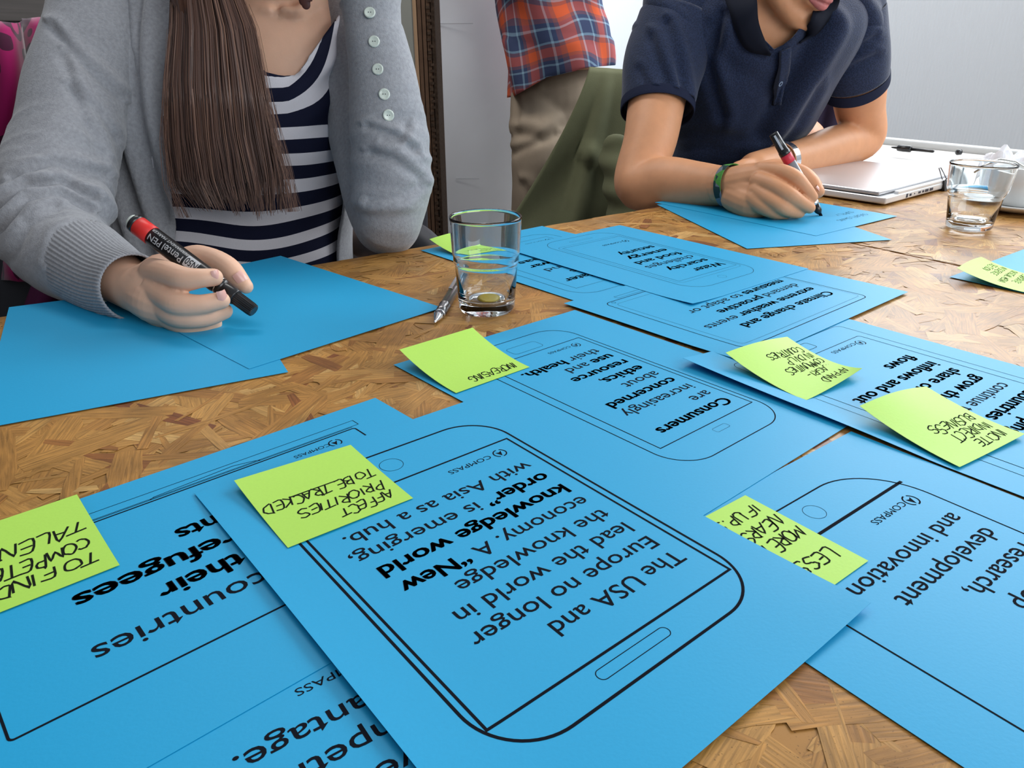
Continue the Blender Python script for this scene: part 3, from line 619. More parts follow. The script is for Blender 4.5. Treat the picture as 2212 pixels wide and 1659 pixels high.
sp0 = PZ(2140, 352, 0.05)
t = thing('teaspoon', 'bent steel teaspoon handle resting on the rim of the white cup', 'spoon', cc + Vector((-.03, 0, .06)))
b = MB(); b.tube([cc + Vector(q) for q in ((-.065, .028, .060), (-.047, .02, .0695), (-.036, .014, .0745), (-.018, .004, .072), (.0, -.006, .060), (.012, -.012, .045))], [0.0022, 0.0026, 0.003, 0.003, 0.003, 0.006], 12, (UPV, 0.45)); b.build('handle', M_steel, t, smooth=True)
bc = PZ(2046, 412, 0.0)
t = thing('binder_clip', 'black binder clip with wire loops between laptop and glass', 'clip', bc)
b = MB(); q = [bc + er * x + el * y + UPV * z for x in (-.011, .011) for y, z in ((0, 0.0006), (0.013, 0.0006), (0.009, 0.018), (0.004, 0.018))]
b.add(q, [(0, 1, 2, 3), (7, 6, 5, 4), (0, 4, 5, 1), (1, 5, 6, 2), (2, 6, 7, 3), (3, 7, 4, 0)]); b.build('spring_body', M_blk, t)
for sgn in (-1, 1):
    b = MB(); b.tube([bc + er * (x * .008) + el * (0.0065 + sgn * y) + UPV * z for x, y, z in ((-1, .002, .018), (-.8, .008, .028), (-.45, .014, .037), (.45, .014, .037), (.8, .008, .028), (1, .002, .018))], 0.0009, 8); b.build('wire_loop', M_gun, t, smooth=True)
M_napkin = mat('white_napkin', (0.82, 0.84, 0.88), 0.7, 0.2)
def crumple(name, c, sx, sy, hh, material, label, cat, seed, ax_=None, n=16):
    ex, ey = ax_ or (E1, EN); V = []; F = []
    for side in (0, 1):
        for j in range(n + 1):
            for i in range(n + 1):
                x = (i / n - .5) * sx; y = (j / n - .5) * sy; p = c + ex * x + ey * y
                h = hh * (0.5 + abs(nz(p, 38, seed)) * 1.6) * (1 - 0.5 * (abs(i / n - .5) * 2) ** 3)
                V.append(p + UPV * (h + 0.0006 - 0.0005 * side))
    W = n + 1; S_ = W * W
    for j in range(n):
        for i in range(n):
            a = j * W + i; F.append((a, a + 1, a + W + 1, a + W)); F.append((S_ + a, S_ + a + W, S_ + a + W + 1, S_ + a + 1))
    o = mk(name, V, F, material, origin=c); tag(o, label, cat); return o
cN = PZ(2205, 372, 0.0); crumple('paper_sheet', cN, 0.21, 0.15, 0.001, M_blue, 'small piece of blue sheet far right behind the white cup', 'paper', 2.0)
cN = PZ(2185, 366, 0.006); crumple('napkin', cN, 0.12, 0.085, 0.032, M_napkin, 'crumpled white paper napkin behind the white cup', 'napkin', 4.0)
# ---------------------------------------------------------------- people: shared tools
M_skinW = mat('skin_woman', (0.74, 0.45, 0.31), 0.5, 0.35, noise_amt=0.05, nscale=45, bump=0.05, bscale=350, sss=0.12)
M_skinM = mat('skin_man', (0.66, 0.315, 0.16), 0.5, 0.35, noise_amt=0.06, nscale=45, bump=0.05, bscale=350, sss=0.12)
M_lip = mat('lips', (0.50, 0.16, 0.15), 0.45, 0.4, sss=0.1); M_nail = mat('finger_nail', (0.70, 0.38, 0.32), 0.25, 0.5)
M_card = mat('grey_marl_knit', (0.31, 0.315, 0.335), 0.9, 0.15, noise_amt=0.16, nscale=260, bump=0.35, bscale=700, sheen=0.3)
M_jeans = mat('dark_trousers', (0.03, 0.035, 0.05), 0.85, 0.2)
M_shoe = mat('shoe_dark', (0.03, 0.03, 0.03), 0.5)
def stripe_mat():
    m = mat('navy_white_stripes', (0.8, 0.8, 0.8), 0.85, 0.15, bump=0.2, bscale=900); nt = m.node_tree; L = nt.links
    at = nt.nodes.new('ShaderNodeAttribute'); at.attribute_name = 'st'
    fr = nt.nodes.new('ShaderNodeMath'); fr.operation = 'FRACT'; L.new(at.outputs['Fac'], fr.inputs[0])
    gt = nt.nodes.new('ShaderNodeMath'); gt.operation = 'GREATER_THAN'; gt.inputs[1].default_value = 0.47; L.new(fr.outputs[0], gt.inputs[0])
    mx = nt.nodes.new('ShaderNodeMix'); mx.data_type = 'RGBA'; mx.inputs[6].default_value = (0.66, 0.64, 0.68, 1); mx.inputs[7].default_value = (0.008, 0.010, 0.028, 1)
    L.new(gt.outputs[0], mx.inputs[0]); L.new(mx.outputs[2], sock(m).inputs['Base Color']); return m
M_str = stripe_mat()
def torso_grid(rings, nr, na, disp=None):
    "rings: (px_left, px_right, row, y, front/back half depth, yaw); returns grid of points [ring][angle]; angle 0 = +x side, 90 = away, 270 = towards the camera"
    R = []
    for (a, c, row, y, ry, yaw) in rings:
        p = P(a, row, y); q = P(c, row, y); m_ = (p + q) / 2; R.append((m_.x, m_.y, m_.z, (q - p).length / 2, ry, yaw))
    S = cr_spline(R, nr); G = []
    for r in S:
        ring = []
        for k in range(na):
            an = 2 * math.pi * k / na; ca, sa = math.cos(an), math.sin(an)
            ex = 0.80      # superellipse
            x = r[3] * math.copysign(abs(ca) ** ex, ca); y = r[4] * math.copysign(abs(sa) ** ex, sa)
            yw = r[5]; p = Vector((r[0] + x * math.cos(yw) - y * math.sin(yw), r[1] + x * math.sin(yw) + y * math.cos(yw), r[2]))
            if disp:
                nrm = Vector((math.cos(an + yw), math.sin(an + yw), 0)); p = p + nrm * disp(p, an)
            ring.append(p)
        G.append(ring)
    return G
def grid_mesh(name, G, material, parent, keep=None, closed=True, thick=0.0, attrs=None, **k):
    n = len(G[0]); V = [p for r in G for p in r]; F = []
    for i in range(len(G) - 1):
        for j in range(n if closed else n - 1):
            q = (i * n + j, i * n + (j + 1) % n, (i + 1) * n + (j + 1) % n, (i + 1) * n + j)
            if keep is None or keep(i, j, (V[q[0]] + V[q[1]] + V[q[2]] + V[q[3]]) / 4): F.append(q)
    used = sorted({a for f in F for a in f}); mp = {a: b for b, a in enumerate(used)}
    V2 = [V[a] for a in used]; F2 = [tuple(mp[a] for a in f) for f in F]
    at = {kk: [vv[a] for a in used] for kk, vv in attrs.items()} if attrs else None
    o = mk(name, V2, F2, material, parent, smooth=True, attrs=at, **k)
    if thick:
        s_ = o.modifiers.new('thickness', 'SOLIDIFY'); s_.thickness = thick; s_.offset = -1
    return o
def nail(c, axis, nrm, L, W_, parent):
    "small curved plate on the back of a finger tip"
    axis = axis.normalized(); nrm = (nrm - axis * nrm.dot(axis)).normalized(); sd = axis.cross(nrm); V = []; F = []; n = 6
    for i in range(n + 1):
        for j in range(n + 1):
            u = i / n * 2 - 1; v = j / n * 2 - 1; k = 1 - 0.25 * max(0, u) ** 2 - 0.12 * max(0, -u) ** 2
            V.append(c + axis * u * L / 2 + sd * v * W_ / 2 * k + nrm * (0.0016 - 0.0022 * v * v - 0.0007 * u * u))
    for i in range(n):
        for j in range(n): a = i * (n + 1) + j; F.append((a, a + 1, a + n + 2, a + n + 1))
    mk('nail', V, F, M_nail, parent, smooth=True)
def marker(name, label, cap_end, back_end, r, parent_cat, writing=True, kind=0):
    "cap_end: writing end; back_end: rear end"
    ax = (back_end - cap_end); L = ax.length; ax.normalize()
    t = thing('marker_pen', label, 'marker', (cap_end + back_end) / 2)
    return t, ax, L

# ---------------------------------------------------------------- woman
wr = thing('person', 'person with long brown hair in grey cardigan and striped top, holding a marker', 'person', Vector((-0.33, 1.16, -TZ)))
WT = [(225, 760, 700, 1.13, .100, 0.0), (232, 742, 600, 1.125, .100, 0.0), (232, 738, 500, 1.12, .102, 0.0), (232, 752, 380, 1.115, .108, 0.0), (226, 762, 260, 1.115, .116, 0.0), (222, 768, 150, 1.12, .110, 0.0), (225, 775, 60, 1.13, .096, 0.0), (270, 745, -25, 1.14, .075, 0.0), (400, 690, -75, 1.15, .055, 0.0), (455, 660, -110, 1.15, .05, 0.0)]
def wdisp(p, an):
    f = 0.0
    if math.sin(an) < 0.2:
        f += 0.0022 * math.sin(p.z * 95 + p.x * 30 + 2.5 * nz(p, 9)) * (0.35 + abs(nz(p, 6, 3)))
        bx = (p.x + 0.40); bx2 = (p.x + 0.20)
        f += 0.020 * math.exp(-((p.z - 0.12) / 0.06) ** 2) * (math.exp(-(bx / 0.055) ** 2) + math.exp(-(bx2 / 0.055) ** 2)) * max(0, -math.sin(an))
        # folds fanning from the neckline up to the shoulder
        d = (p.z - 0.15) - 0.9 * (p.x + 0.30)
        f += 0.004 * math.sin(d * 150) * math.exp(-((p.x + 0.24) / 0.06) ** 2) * math.exp(-((p.z - 0.19) / 0.06) ** 2)
    return f
G = torso_grid(WT, 8, 128, wdisp)
def curve_row(pts, x):
    for (a, c), (d, e) in zip(pts, pts[1:]):
        if a <= x <= d: return c + (e - c) * (x - a) / (d - a)
    return None
def cut_neck(G, pts, ymax):
    "pull the vertices just above the neckline down onto it; returns keep()"
    up = []
    for i, r in enumerate(G):
        u = []
        for j, p in enumerate(r):
            x, row = pix(p); c = curve_row(pts, x); u.append(p.y < ymax and c is not None and row < c)
        up.append(u)
    n = len(G[0]); keepf = set(); move = set()
    for i in range(len(G) - 1):
        for j in range(n):
            q = [(i, j), (i, (j + 1) % n), (i + 1, (j + 1) % n), (i + 1, j)]; k = [up[a][b] for a, b in q]
            if not all(k):
                keepf.add((i, j)); move |= {a for a, b in zip(q, k) if b}
    for i, j in move:
        p = G[i][j].copy()
        for _ in range(6):
            x, row = pix(p); c = curve_row(pts, x)
            if c is None: break
            p.z -= (c - row) * 0.00062 * p.y
        G[i][j] = p
    return lambda i, j, p: (i, j) in keepf
def wneck(p):
    x, r = pix(p)
    pts = [(400, -40), (480, 60), (540, 128), (575, 156), (610, 164), (645, 160), (665, 138), (690, 88), (720, 45), (748, 12), (770, -40)]
    if x < pts[0][0] or x > pts[-1][0]: return r > -45
    for (a, c), (d, e) in zip(pts, pts[1:]):
        if a <= x <= d: return r > c + (e - c) * (x - a) / (d - a)
    return True
st = []
for r in G:
    for p in r:
        x, row = pix(p)
        s = p.z / 0.0318
        s -= 1.25e-4 * max(0, x - 620) * max(0.0, (270 - row))           # stripes swept up to the shoulder
        s += 0.55 * math.exp(-((x - 560) / 150.0) ** 2) * max(0, min(1, (row - 380) / 120.0)) * 1.0   # sag over the lap
        s += 0.10 * nz(p, 11, 1.0)
        st.append(s)
kp = cut_neck(G, [(440, 40), (480, 60), (540, 128), (575, 156), (610, 164), (640, 162), (655, 145), (672, 118), (700, 76), (725, 42), (748, 12), (760, -30)], 1.12)
grid_mesh('striped_shirt', G, M_str, wr, keep=lambda i, j, p: kp(i, j, p) and pix(p)[1] > -60, thick=0.0012, attrs={'st': st})
# neckline binding
# skin body: chest, neck, head, legs and arms
mb = MB()
cen = lambda a, c, row, y: (P(a, row, y) + P(c, row, y)) / 2
S_skin = torso_grid([(250, 735, 640, 1.125, .088, 0), (252, 728, 500, 1.12, .090, 0), (250, 742, 380, 1.115, .096, 0), (244, 752, 260, 1.118, .098, 0), (240, 757, 150, 1.122, .097, 0), (243, 764, 70, 1.132, .086, 0), (290, 733, -20, 1.142, .064, 0), (420, 680, -70, 1.15, .05, 0), (470, 650, -110, 1.15, .045, 0)], 5, 48)
mb.rings(S_skin)
neck0 = P(590, -20, 1.12); neck1 = P(600, -175, 1.07)
limb(mb, [(P(585, 40, 1.13), .050), (P(590, -50, 1.11), .052), (neck1, .050)], 4, 24)
for sx, sy in ((548, 20), (640, 25)): limb(mb, [(P(600 + (sx - 600) * .35, 22, 1.062), .006), (P(sx, sy, 1.068), .007), (P(sx + (sx - 600) * 1.3, sy - 30, 1.095), .009)], 3, 10)   # collar bones
headc = P(590, -270, 1.075)
mb.ball(headc + Vector((0, .025, .02)), .075, .092, .098); mb.ball(headc + Vector((0.004, -.018, -.045)), .055, .062, .065); mb.ball(headc + Vector((0.006, -.062, -.092)), .020, .018, .016)
limb(mb, [(headc + Vector((0.004, -.078, -.005)), .008), (headc + Vector((0.005, -.098, -.036)), .012)], 3, 10)
for sx in (-1, 1): mb.ball(headc + Vector((sx * .076, .015, -.02)), .010, .02, .03); mb.ball(headc + Vector((sx * .034 + .004, -.058, -.035)), .022, .022, .022)
# right arm under the sleeve, wrist and hand
wq = lambda px, py, y: P(px, py, y)
wrist = wq(300, 628, .700); elbow = wq(98, 492, .86)
limb(mb, [(wq(215, -30, 1.12), .05), (wq(165, 200, 1.0), .045), (elbow, .036), (wq(200, 560, .775), .032), (wrist, .0225)], 5, 18)
# palm (back of the hand towards upper left, little finger edge on the paper)
hd = lambda px, py, y: P(px, py, y)
limb(mb, [(wrist, .0225), (hd(330, 618, .690), .0230), (hd(352, 612, .684), .0200)], 4, 16)
limb(mb, [(wrist, .0215), (hd(335, 648, .676), .0220), (hd(362, 660, .668), .0200)], 4, 16)
limb(mb, [(hd(320, 640, .70), .020), (hd(370, 672, .680), .0215), (hd(405, 690, .675), .0160)], 4, 16)
limb(mb, [(hd(345, 592, .70), .0190), (hd(395, 575, .715), .0160)], 4, 14)
# legs (below the table)
for sx in (-.09, .09):
    hip = Vector((-.37 + sx, 1.18, -.26)); limb(mb, [(hip, .085), (hip + Vector((.08, -.40, .0)), .062), (hip + Vector((.09, -.42, -.40)), .04)], 4, 16)
limb(mb, [(Vector((-.37, 1.17, -.02)), .11), (Vector((-.37, 1.18, -.24)), .13)], 4, 20)
# left arm: elbow on the table edge, forearm upright, hand at the chin
lel = wq(838, 482, .955); lwr = wq(800, 10, 1.015)
limb(mb, [(wq(745, 40, 1.15), .05), (wq(800, 250, 1.06), .045), (lel, .036), (wq(835, 250, .98), .034), (lwr, .0235)], 5, 18)
limb(mb, [(lwr, .0235), (wq(775, -60, 1.02), .026), (wq(745, -110, 1.02), .024)], 4, 16)
for k in range(4): limb(mb, [(wq(760 - 6 * k, -90 - 14 * k, 1.015 + .012 * k), .0095), (wq(716 - 4 * k, -128 - 14 * k, 1.0 + .014 * k), .009), (wq(672 - 2 * k, -126 - 16 * k, 1.01 + .012 * k), .0075)], 4, 12)
limb(mb, [(wq(770, -60, 1.04), .012), (wq(722, -92, 1.05), .0105), (wq(690, -124, 1.055), .009)], 4, 12)
bodyW = fuse('body', mb, .0042, 3, M_skinW, wr)
# the writing hand's fingers, finer than the body
mb = MB()
F_ = 4
limb(mb, [(wrist, .0210), (hd(330, 618, .690), .0228), (hd(352, 612, .684), .0200)], 4, 16)
limb(mb, [(wrist, .0205), (hd(335, 648, .676), .0220), (hd(362, 660, .668), .0200)], 4, 16)
limb(mb, [(hd(320, 640, .70), .0195), (hd(370, 672, .680), .0212), (hd(400, 690, .675), .0155)], 4, 16)
idx = [(hd(332, 588, .682), .0132), (hd(362, 592, .664), .0118), (hd(398, 603, .650), .0110), (hd(432, 601, .648), .0088), (hd(462, 599, .652), .0080)]
mid = [(hd(335, 625, .672), .0132), (hd(358, 642, .655), .0114), (hd(386, 656, .642), .0110), (hd(430, 658, .641), .0090), (hd(478, 649, .648), .0078)]
rng_ = [(hd(345, 655, .668), .0130), (hd(378, 678, .650), .0118), (hd(410, 684, .645), .0106), (hd(450, 682, .650), .0094), (hd(484, 672, .660), .0078)]
lit = [(hd(352, 675, .668), .0125), (hd(395, 698, .655), .0108), (hd(430, 702, .655), .0090), (hd(462, 698, .662), .0074)]
thm = [(hd(352, 600, .715), .0160), (hd(412, 560, .722), .0130), (hd(452, 559, .715), .0112), (hd(492, 578, .700), .0108), (hd(515, 602, .690), .0092), (hd(531, 619, .684), .0070)]
for f in (idx, mid, rng_, lit, thm): limb(mb, f, 5, 16)
hand = fuse('hand', mb, .0014, 1, M_skinW, wr)
nail(hd(481, 641, .6435), hd(486, 648, .648) - hd(481, 630, .648), Vector((.75, -.62, .12)), .0115, .0095, hand)
nail(hd(467, 594, .6475), hd(470, 600, .648) - hd(466, 588, .648), Vector((.80, -.55, .2)), .009, .008, hand)
nail(hd(522, 604, .6815), hd(536, 622, .684) - hd(515, 596, .684), Vector((.25, -.78, .55)), .0150, .0105, hand)
# sleeves
def wrinkle(center, ax, amp, freq, rad, cre=None):
    def f(p, n):
        d = (p - center); t = d.dot(ax); q = math.exp(-(d.length / rad) ** 2); o = d - ax * t
        r = 1 - abs(noise.noise(ax * t * freq * .28 + o * freq * .07 + Vector((3, 1, 2)))) * 2.4
        return amp * 1.5 * r * q + 0.0035 * nz(p, 16, 5.0) + (cre(p, n) if cre else 0.0)
    return f
mb = MB()
limb(mb, [(wq(236, -60, 1.13), .056), (wq(214, 40, 1.07), .060), (wq(174, 180, 1.00), .0585), (wq(142, 320, .93), .059), (wq(114, 430, .875), .058), (wq(104, 482, .85), .057), (wq(140, 540, .81), .050), (wq(205, 585, .765), .041)], 7, 28)
limb(mb, [(wq(60, 440, .885), .040), (wq(120, 470, .85), .052), (wq(180, 445, .86), .034)], 5, 20)
CR_ = creases([([(112, 60), (180, 140), (262, 212)], 10, .0042), ([(135, 120), (165, 220), (215, 330)], 12, .0036), ([(30, 385), (110, 352), (225, 378)], 9, .0040), ([(-10, 455), (60, 400), (130, 395), (205, 425)], 8, .0065), ([(-5, 500), (60, 432), (130, 418), (196, 452)], 8, .0055), ([(150, 190), (215, 250), (250, 300)], 10, .003), ([(25, 560), (60, 480), (120, 450)], 12, .004), ([(110, 560), (125, 510), (165, 490)], 10, .003)])
sleeveR = fuse('right_sleeve', mb, .0032, 4, M_card, wr, wrinkle(wq(110, 450, .86), (wq(120, 520, .83) - wq(130, 330, .93)).normalized(), .0030, 155, .09, CR_))
mb = MB()
limb(mb, [(wq(752, -10, 1.15), .052), (wq(775, 120, 1.12), .054), (wq(800, 300, 1.05), .055), (wq(830, 445, .99), .048), (lel, .0405), (wq(846, 400, .965), .0485), (wq(842, 300, .975), .0475), (wq(826, 180, .99), .0420), (wq(812, 90, 1.0), .0365), (wq(806, 62, 1.004), .0340)], 7, 28)
limb(mb, [(wq(838, 500, .952), .026), (wq(840, 440, .955), .047)], 4, 20)
CL_ = creases([([(795, 275), (850, 292), (895, 325)], 8, .0040), ([(800, 330), (850, 345), (905, 385)], 9, .0040), ([(905, 400), (870, 425), (800, 430)], 10, .003), ([(880, 270), (862, 300), (830, 300)], 8, .003)])
sleeveL = fuse('left_sleeve', mb, .0032, 4, M_card, wr, wrinkle(wq(862, 330, .95), (wq(855, 420, .95) - wq(830, 250, .97)).normalized(), .0024, 150, .06, CL_))
# flared open cuffs
def cuff(name, pts, n, ribs, amp, parent, inner=.0016):
    S = cr_spline([(*p, r) for p, r in pts], 6); C = [Vector(q[:3]) for q in S]; R = [q[3] for q in S]; G = []; prev = None
    for i, c in enumerate(C):
        tt = (C[min(i + 1, len(C) - 1)] - C[max(i - 1, 0)]).normalized()
        a = (tt.cross(UPV)).normalized() if prev is None else (prev - tt * prev.dot(tt)).normalized(); prev = a; b_ = tt.cross(a)
        G.append([c + (a * math.cos(2 * math.pi * k / n) + b_ * math.sin(2 * math.pi * k / n)) * (R[i] + (amp if (k * ribs // n) != ((k * 2 * ribs) // n - k * ribs // n) and (k * 2 * ribs // n) % 2 else -amp)) for k in range(n)])
    return grid_mesh(name, G, M_card, parent, thick=inner)
cuff('ribbed_cuff', [(wq(182, 566, .785), .0455), (wq(215, 588, .757), .0420), (wq(254, 611, .728), .0372), (wq(291, 621, .700), .0325)], 360, 60, .00045, wr)
cuff('sleeve_cuff', [(wq(808, 75, 1.003), .0335), (wq(804, 40, 1.008), .0345), (wq(802, 20, 1.010), .0352), (wq(800, 6, 1.012), .0372)], 96, 1, 0.0, wr)
M_btn = mat('shell_button', (0.62, 0.68, 0.60), 0.2, 0.6, noise_amt=0.15, nscale=150); M_hole = mat('button_hole_dark', (0.05, 0.05, 0.06), 0.7)
def button(c, nrm, r, parent):
    b = MB(); b.lathe(c, [(r * .55, 0), (r, .0004), (r, .0016), (r * .86, .0024), (r * .70, .0019), (r * .12, .0018)], 28, nrm); o = b.build('button', M_btn, parent, smooth=True)
    h = MB(); sd = nrm.cross(UPV).normalized()
    for s_ in (-1, 1): h.lathe(c + nrm * .0018 + sd * s_ * .0013, [(.0006, 0), (.0006, .0003)], 8, nrm)
    mk('button_hole', h.v, h.f, M_hole, o)
import mathutils.bvhtree as _bt
def bvh(o):
    me = o.data; org = Vector(o['wloc']); return _bt.BVHTree.FromPolygons([v.co + org for v in me.vertices], [tuple(p.vertices) for p in me.polygons])
def on_surface(tree, px, py, off=0.0):
    d = (FW + RT * ((px - 1106) / FPX) - UP * ((py - 829.5) / FPX)).normalized(); h = tree.ray_cast(Vector((0, 0, CH)), d)
    if h[0] is None: return None, None
    n = h[1] if h[1].dot(d) < 0 else -h[1]
    return h[0] + n * off, n
tr = bvh(sleeveL)
for (x, y) in ((799, 30), (808, 90), (816, 150), (830, 204), (839, 249)):
    c, n = on_surface(tr, x, y, -.0004)
    if c is not None: button(c + (n * 0.0022 if y < 60 else n * 0.0), n, .0066, wr)
tr2 = bvh(sleeveR)
for (x, y) in ((153, 628), (186, 641), (222, 652), (248, 662)):
    c, n = on_surface(tr2, x, y - 3, .0012)
    if c is not None: button(c, n, .0038, wr)
# cardigan body: back, sides and the hanging front
def cdisp(p, an):
    f = 0.014
    x, row = pix(p)
    if math.sin(an) < 0: f += 0.008 * math.sin(p.x * 170 + 1.2 * math.sin(p.z * 9)) * (1 if x < 420 else 0.3)
    return f
WT2 = [(215, 770, 900, 1.16, .125, 0), (222, 765, 760, 1.14, .112, 0)] + WT[:8] + [(330, 730, -62, 1.155, .07, 0)]
G2 = torso_grid(WT2, 8, 180, cdisp)
rm_ = min(range(len(G2)), key=lambda i: abs(pix(G2[i][135])[1] - 430))
open_j = {j for j in range(180) if G2[rm_][j].y < 1.11 and 366 < pix(G2[rm_][j])[0] < 744}
def ckeep(i, j, p): return j not in open_j
grid_mesh('cardigan_body', G2, M_card, wr, keep=ckeep, thick=0.003)
# folded front band hanging at the open edge
def band(name, left, right, rows, yf, folds, amp, parent, n=48):
    V = []
    for r, row in enumerate(rows):
        ring = []
        for j in range(n + 1):
            f = j / n; a = left[r] + (right[r] - left[r]) * f
            p = P(a, row, yf[r]); ring.append(p + Vector((0, -amp * (0.5 + 0.5 * math.sin(folds * 2 * math.pi * f + 0.4 * math.sin(row / 60.0))) * (0.6 + 0.4 * math.sin(row / 140.0 + 1)), 0)))
        V.append(ring)
    return grid_mesh(name, V, M_card, parent, closed=False, thick=0.0035)
rows = list(range(-60, 760, 20)); n_ = len(rows)
Lf = [258 + (14 * math.sin(r / 120.0)) - (12 if r < 120 else 0) for r in rows]; Rf = [352 + 14 * min(1, max(0, r) / 500.0) for r in rows]
band('cardigan_front', Lf, Rf, rows, [1.075 - 0.050 * min(1, max(0, (r + 60) / 200.0)) for r in rows], 2.6, .013, wr)
# hair
M_hair = [mat('hair_brown_dark', (0.062, 0.029, 0.020), 0.42, 0.4), mat('hair_brown', (0.125, 0.060, 0.040), 0.40, 0.45), mat('hair_brown_light', (0.24, 0.125, 0.082), 0.40, 0.45)]
left_e = [(372, -60), (368, 60), (358, 180), (358, 300), (372, 400), (405, 470)]
right_e = [(500, -60), (548, 60), (572, 180), (592, 290), (612, 380), (622, 458)]
def hair_pt(f, t, dy=0.0):
    k = t * 5; i = min(4, int(k)); g = k - i
    a = (left_e[i][0] + (left_e[i + 1][0] - left_e[i][0]) * g, left_e[i][1] + (left_e[i + 1][1] - left_e[i][1]) * g)
    c = (right_e[i][0] + (right_e[i + 1][0] - right_e[i][0]) * g, right_e[i][1] + (right_e[i + 1][1] - right_e[i][1]) * g)
    x = a[0] + (c[0] - a[0]) * f; row = a[1] + (c[1] - a[1]) * f
    y0 = 1.010 - 0.045 * min(1, t * 2.2) - 0.022 * math.sin(math.pi * f) + dy
    return P(x, row, y0)
mb = MB(); rings = []
for i in range(15):
    t_ = i / 14 * 0.93; ring = []; sq = max(0.25, 1 - max(0, t_ - .74) * 3.0)
    for k in range(24):
        an = 2 * math.pi * k / 24; f = 0.5 + 0.455 * math.cos(an) * sq; ring.append(hair_pt(f, t_, 0.016 * math.sin(an) * sq + 0.014))
    rings.append(ring)
mb.rings(rings); hairM = mb.build('hair', M_hair[0], wr, smooth=True)
rg = random.Random(4)
for mi, cnt in ((0, 420), (1, 560), (2, 260)):
    V = []; F = []
    for s_ in range(cnt):
        f0 = rg.random(); f0 = 0.5 + (f0 - .5) * 1.0; lock = math.sin(f0 * 41) * .003; d0 = rg.uniform(-.013, .003) + lock * .5 + .009 * noise.noise(Vector((f0 * 19, 0, 3))); tl = (rg.uniform(.82, 1.03) if rg.random() < .8 else rg.uniform(.5, .95)) * (.93 + .07 * f0 + .09 * noise.noise(Vector((f0 * 9, 2, 2)))); ph = rg.random() * 6; wa = rg.uniform(.003, .018)
        w_ = rg.uniform(.0004, .0010); base = len(V); K = 20
        drift = rg.gauss(0, .014)
        for k in range(K + 1):
            t_ = tl * k / K; f = f0 + wa * math.sin(ph + t_ * 5) + drift * t_ * t_ + 0.035 * noise.noise(Vector((f0 * 9, t_ * 2.5, 1))) * t_ + 0.012 * noise.noise(Vector((f0 * 30, t_ * 4, 7)))
            if t_ > .78: f = f + (0.55 - f) * (t_ - .78) * (0.9 if f0 < .6 else .3)
            edge = abs(f - .5) * 2; p = hair_pt(f, t_, d0 + 0.012 * edge * edge)
            ww = w_ * (1 - .7 * (k / K) ** 3); sdv = Vector((ww, 0, 0)); V += [p - sdv, p + Vector((0, -ww * .9, 0)), p + sdv]
        for k in range(K):
            a = base + 3 * k; F += [(a, a + 1, a + 4, a + 3), (a + 1, a + 2, a + 5, a + 4)]
    for s_ in range(26):                          # loose single hairs beside the mass
        side = rg.random() < .35; f0 = rg.uniform(-.03, .04) if side else rg.uniform(.95, 1.06); base = len(V); ph = rg.random() * 6; dr = rg.uniform(-.02, .09) * (-1 if side else 1); K = 20; t0 = rg.uniform(.1, .5)
        for k in range(K + 1):
            t_ = t0 + (rg.uniform(.9, 1.0) if k == 0 else 1) * (1.0 - t0) * k / K; p = hair_pt(f0 + dr * (k / K) ** 1.5 + .012 * math.sin(ph + k * .3), t_, -.006); V += [p - Vector((.00022, 0, 0)), p + Vector((0, -.0002, 0)), p + Vector((.00022, 0, 0))]
        for k in range(K):
            a = base + 3 * k; F += [(a, a + 1, a + 4, a + 3), (a + 1, a + 2, a + 5, a + 4)]
    mk('hair_strand', V, F, M_hair[mi], wr, smooth=True, kind='stuff')
# hair on the head (above the frame) and a lock behind the far side of the neck
mb = MB(); mb.ball(headc + Vector((0, .040, .028)), .085, .098, .108)
limb(mb, [(headc + Vector((-.06, .0, .03)), .035), (P(470, -120, 1.06), .045), (P(440, -40, 1.02), .042), (P(450, 20, 1.005), .035)], 4, 16)
limb(mb, [(headc + Vector((.07, .05, .02)), .03), (headc + Vector((.075, .06, -.10)), .03), (headc + Vector((.04, .10, -.22)), .03)], 4, 16)
fuse('hair', mb, .006, 3, M_hair[1], wr, lambda p, n: .002 * math.sin(p.x * 600))
def face(c, d, s, parent, lipm, browm):
    "eyes, brows and lips on the front (-y side) of a head centred at c; d: depth of the face, s: scale"
    wm = mat('eye_white', (.62, .60, .58), .3); im = mat('iris_brown', (.05, .025, .015), .2)
    for q in (-1, 1):
        e = c + Vector((q * .033 * s + .004, d + .014, -.022 * s)); b = MB(); b.ball(e, .0125 * s); o = b.build('eye', wm, parent, smooth=True)
        b = MB(); b.ball(e + Vector((0, -.0085 * s, -.003)), .0058 * s); b.build('iris', im, o, smooth=True)
        b = MB(); limb(b, [(e + Vector((-.016, -.005, .001)), .0035), (e + Vector((0, -.0125, .005)), .0048), (e + Vector((.016, -.005, .001)), .0035)], 3, 8); b.build('eyelid', M_skinM if parent is not wr else M_skinW, parent, smooth=True)
        b = MB(); limb(b, [(e + Vector((-q * .018, -.006, .019)), .0028), (e + Vector((0, -.010, .024)), .0034), (e + Vector((q * .020, .002, .018)), .0020)], 3, 8); b.build('eyebrow', browm, parent, smooth=True)
    b = MB(); limb(b, [(c + Vector((-.019, d + .013, -.072 * s)), .0030), (c + Vector((.004, d + .001, -.069 * s)), .0060), (c + Vector((.027, d + .013, -.072 * s)), .0030)], 4, 10)
    limb(b, [(c + Vector((-.016, d + .013, -.077 * s)), .0030), (c + Vector((.004, d + .002, -.080 * s)), .0070), (c + Vector((.024, d + .013, -.077 * s)), .0030)], 4, 10); fuse('lips', b, .0018, 2, lipm, parent)
face(headc, -.078, 1.0, wr, M_lip, M_hair[0])
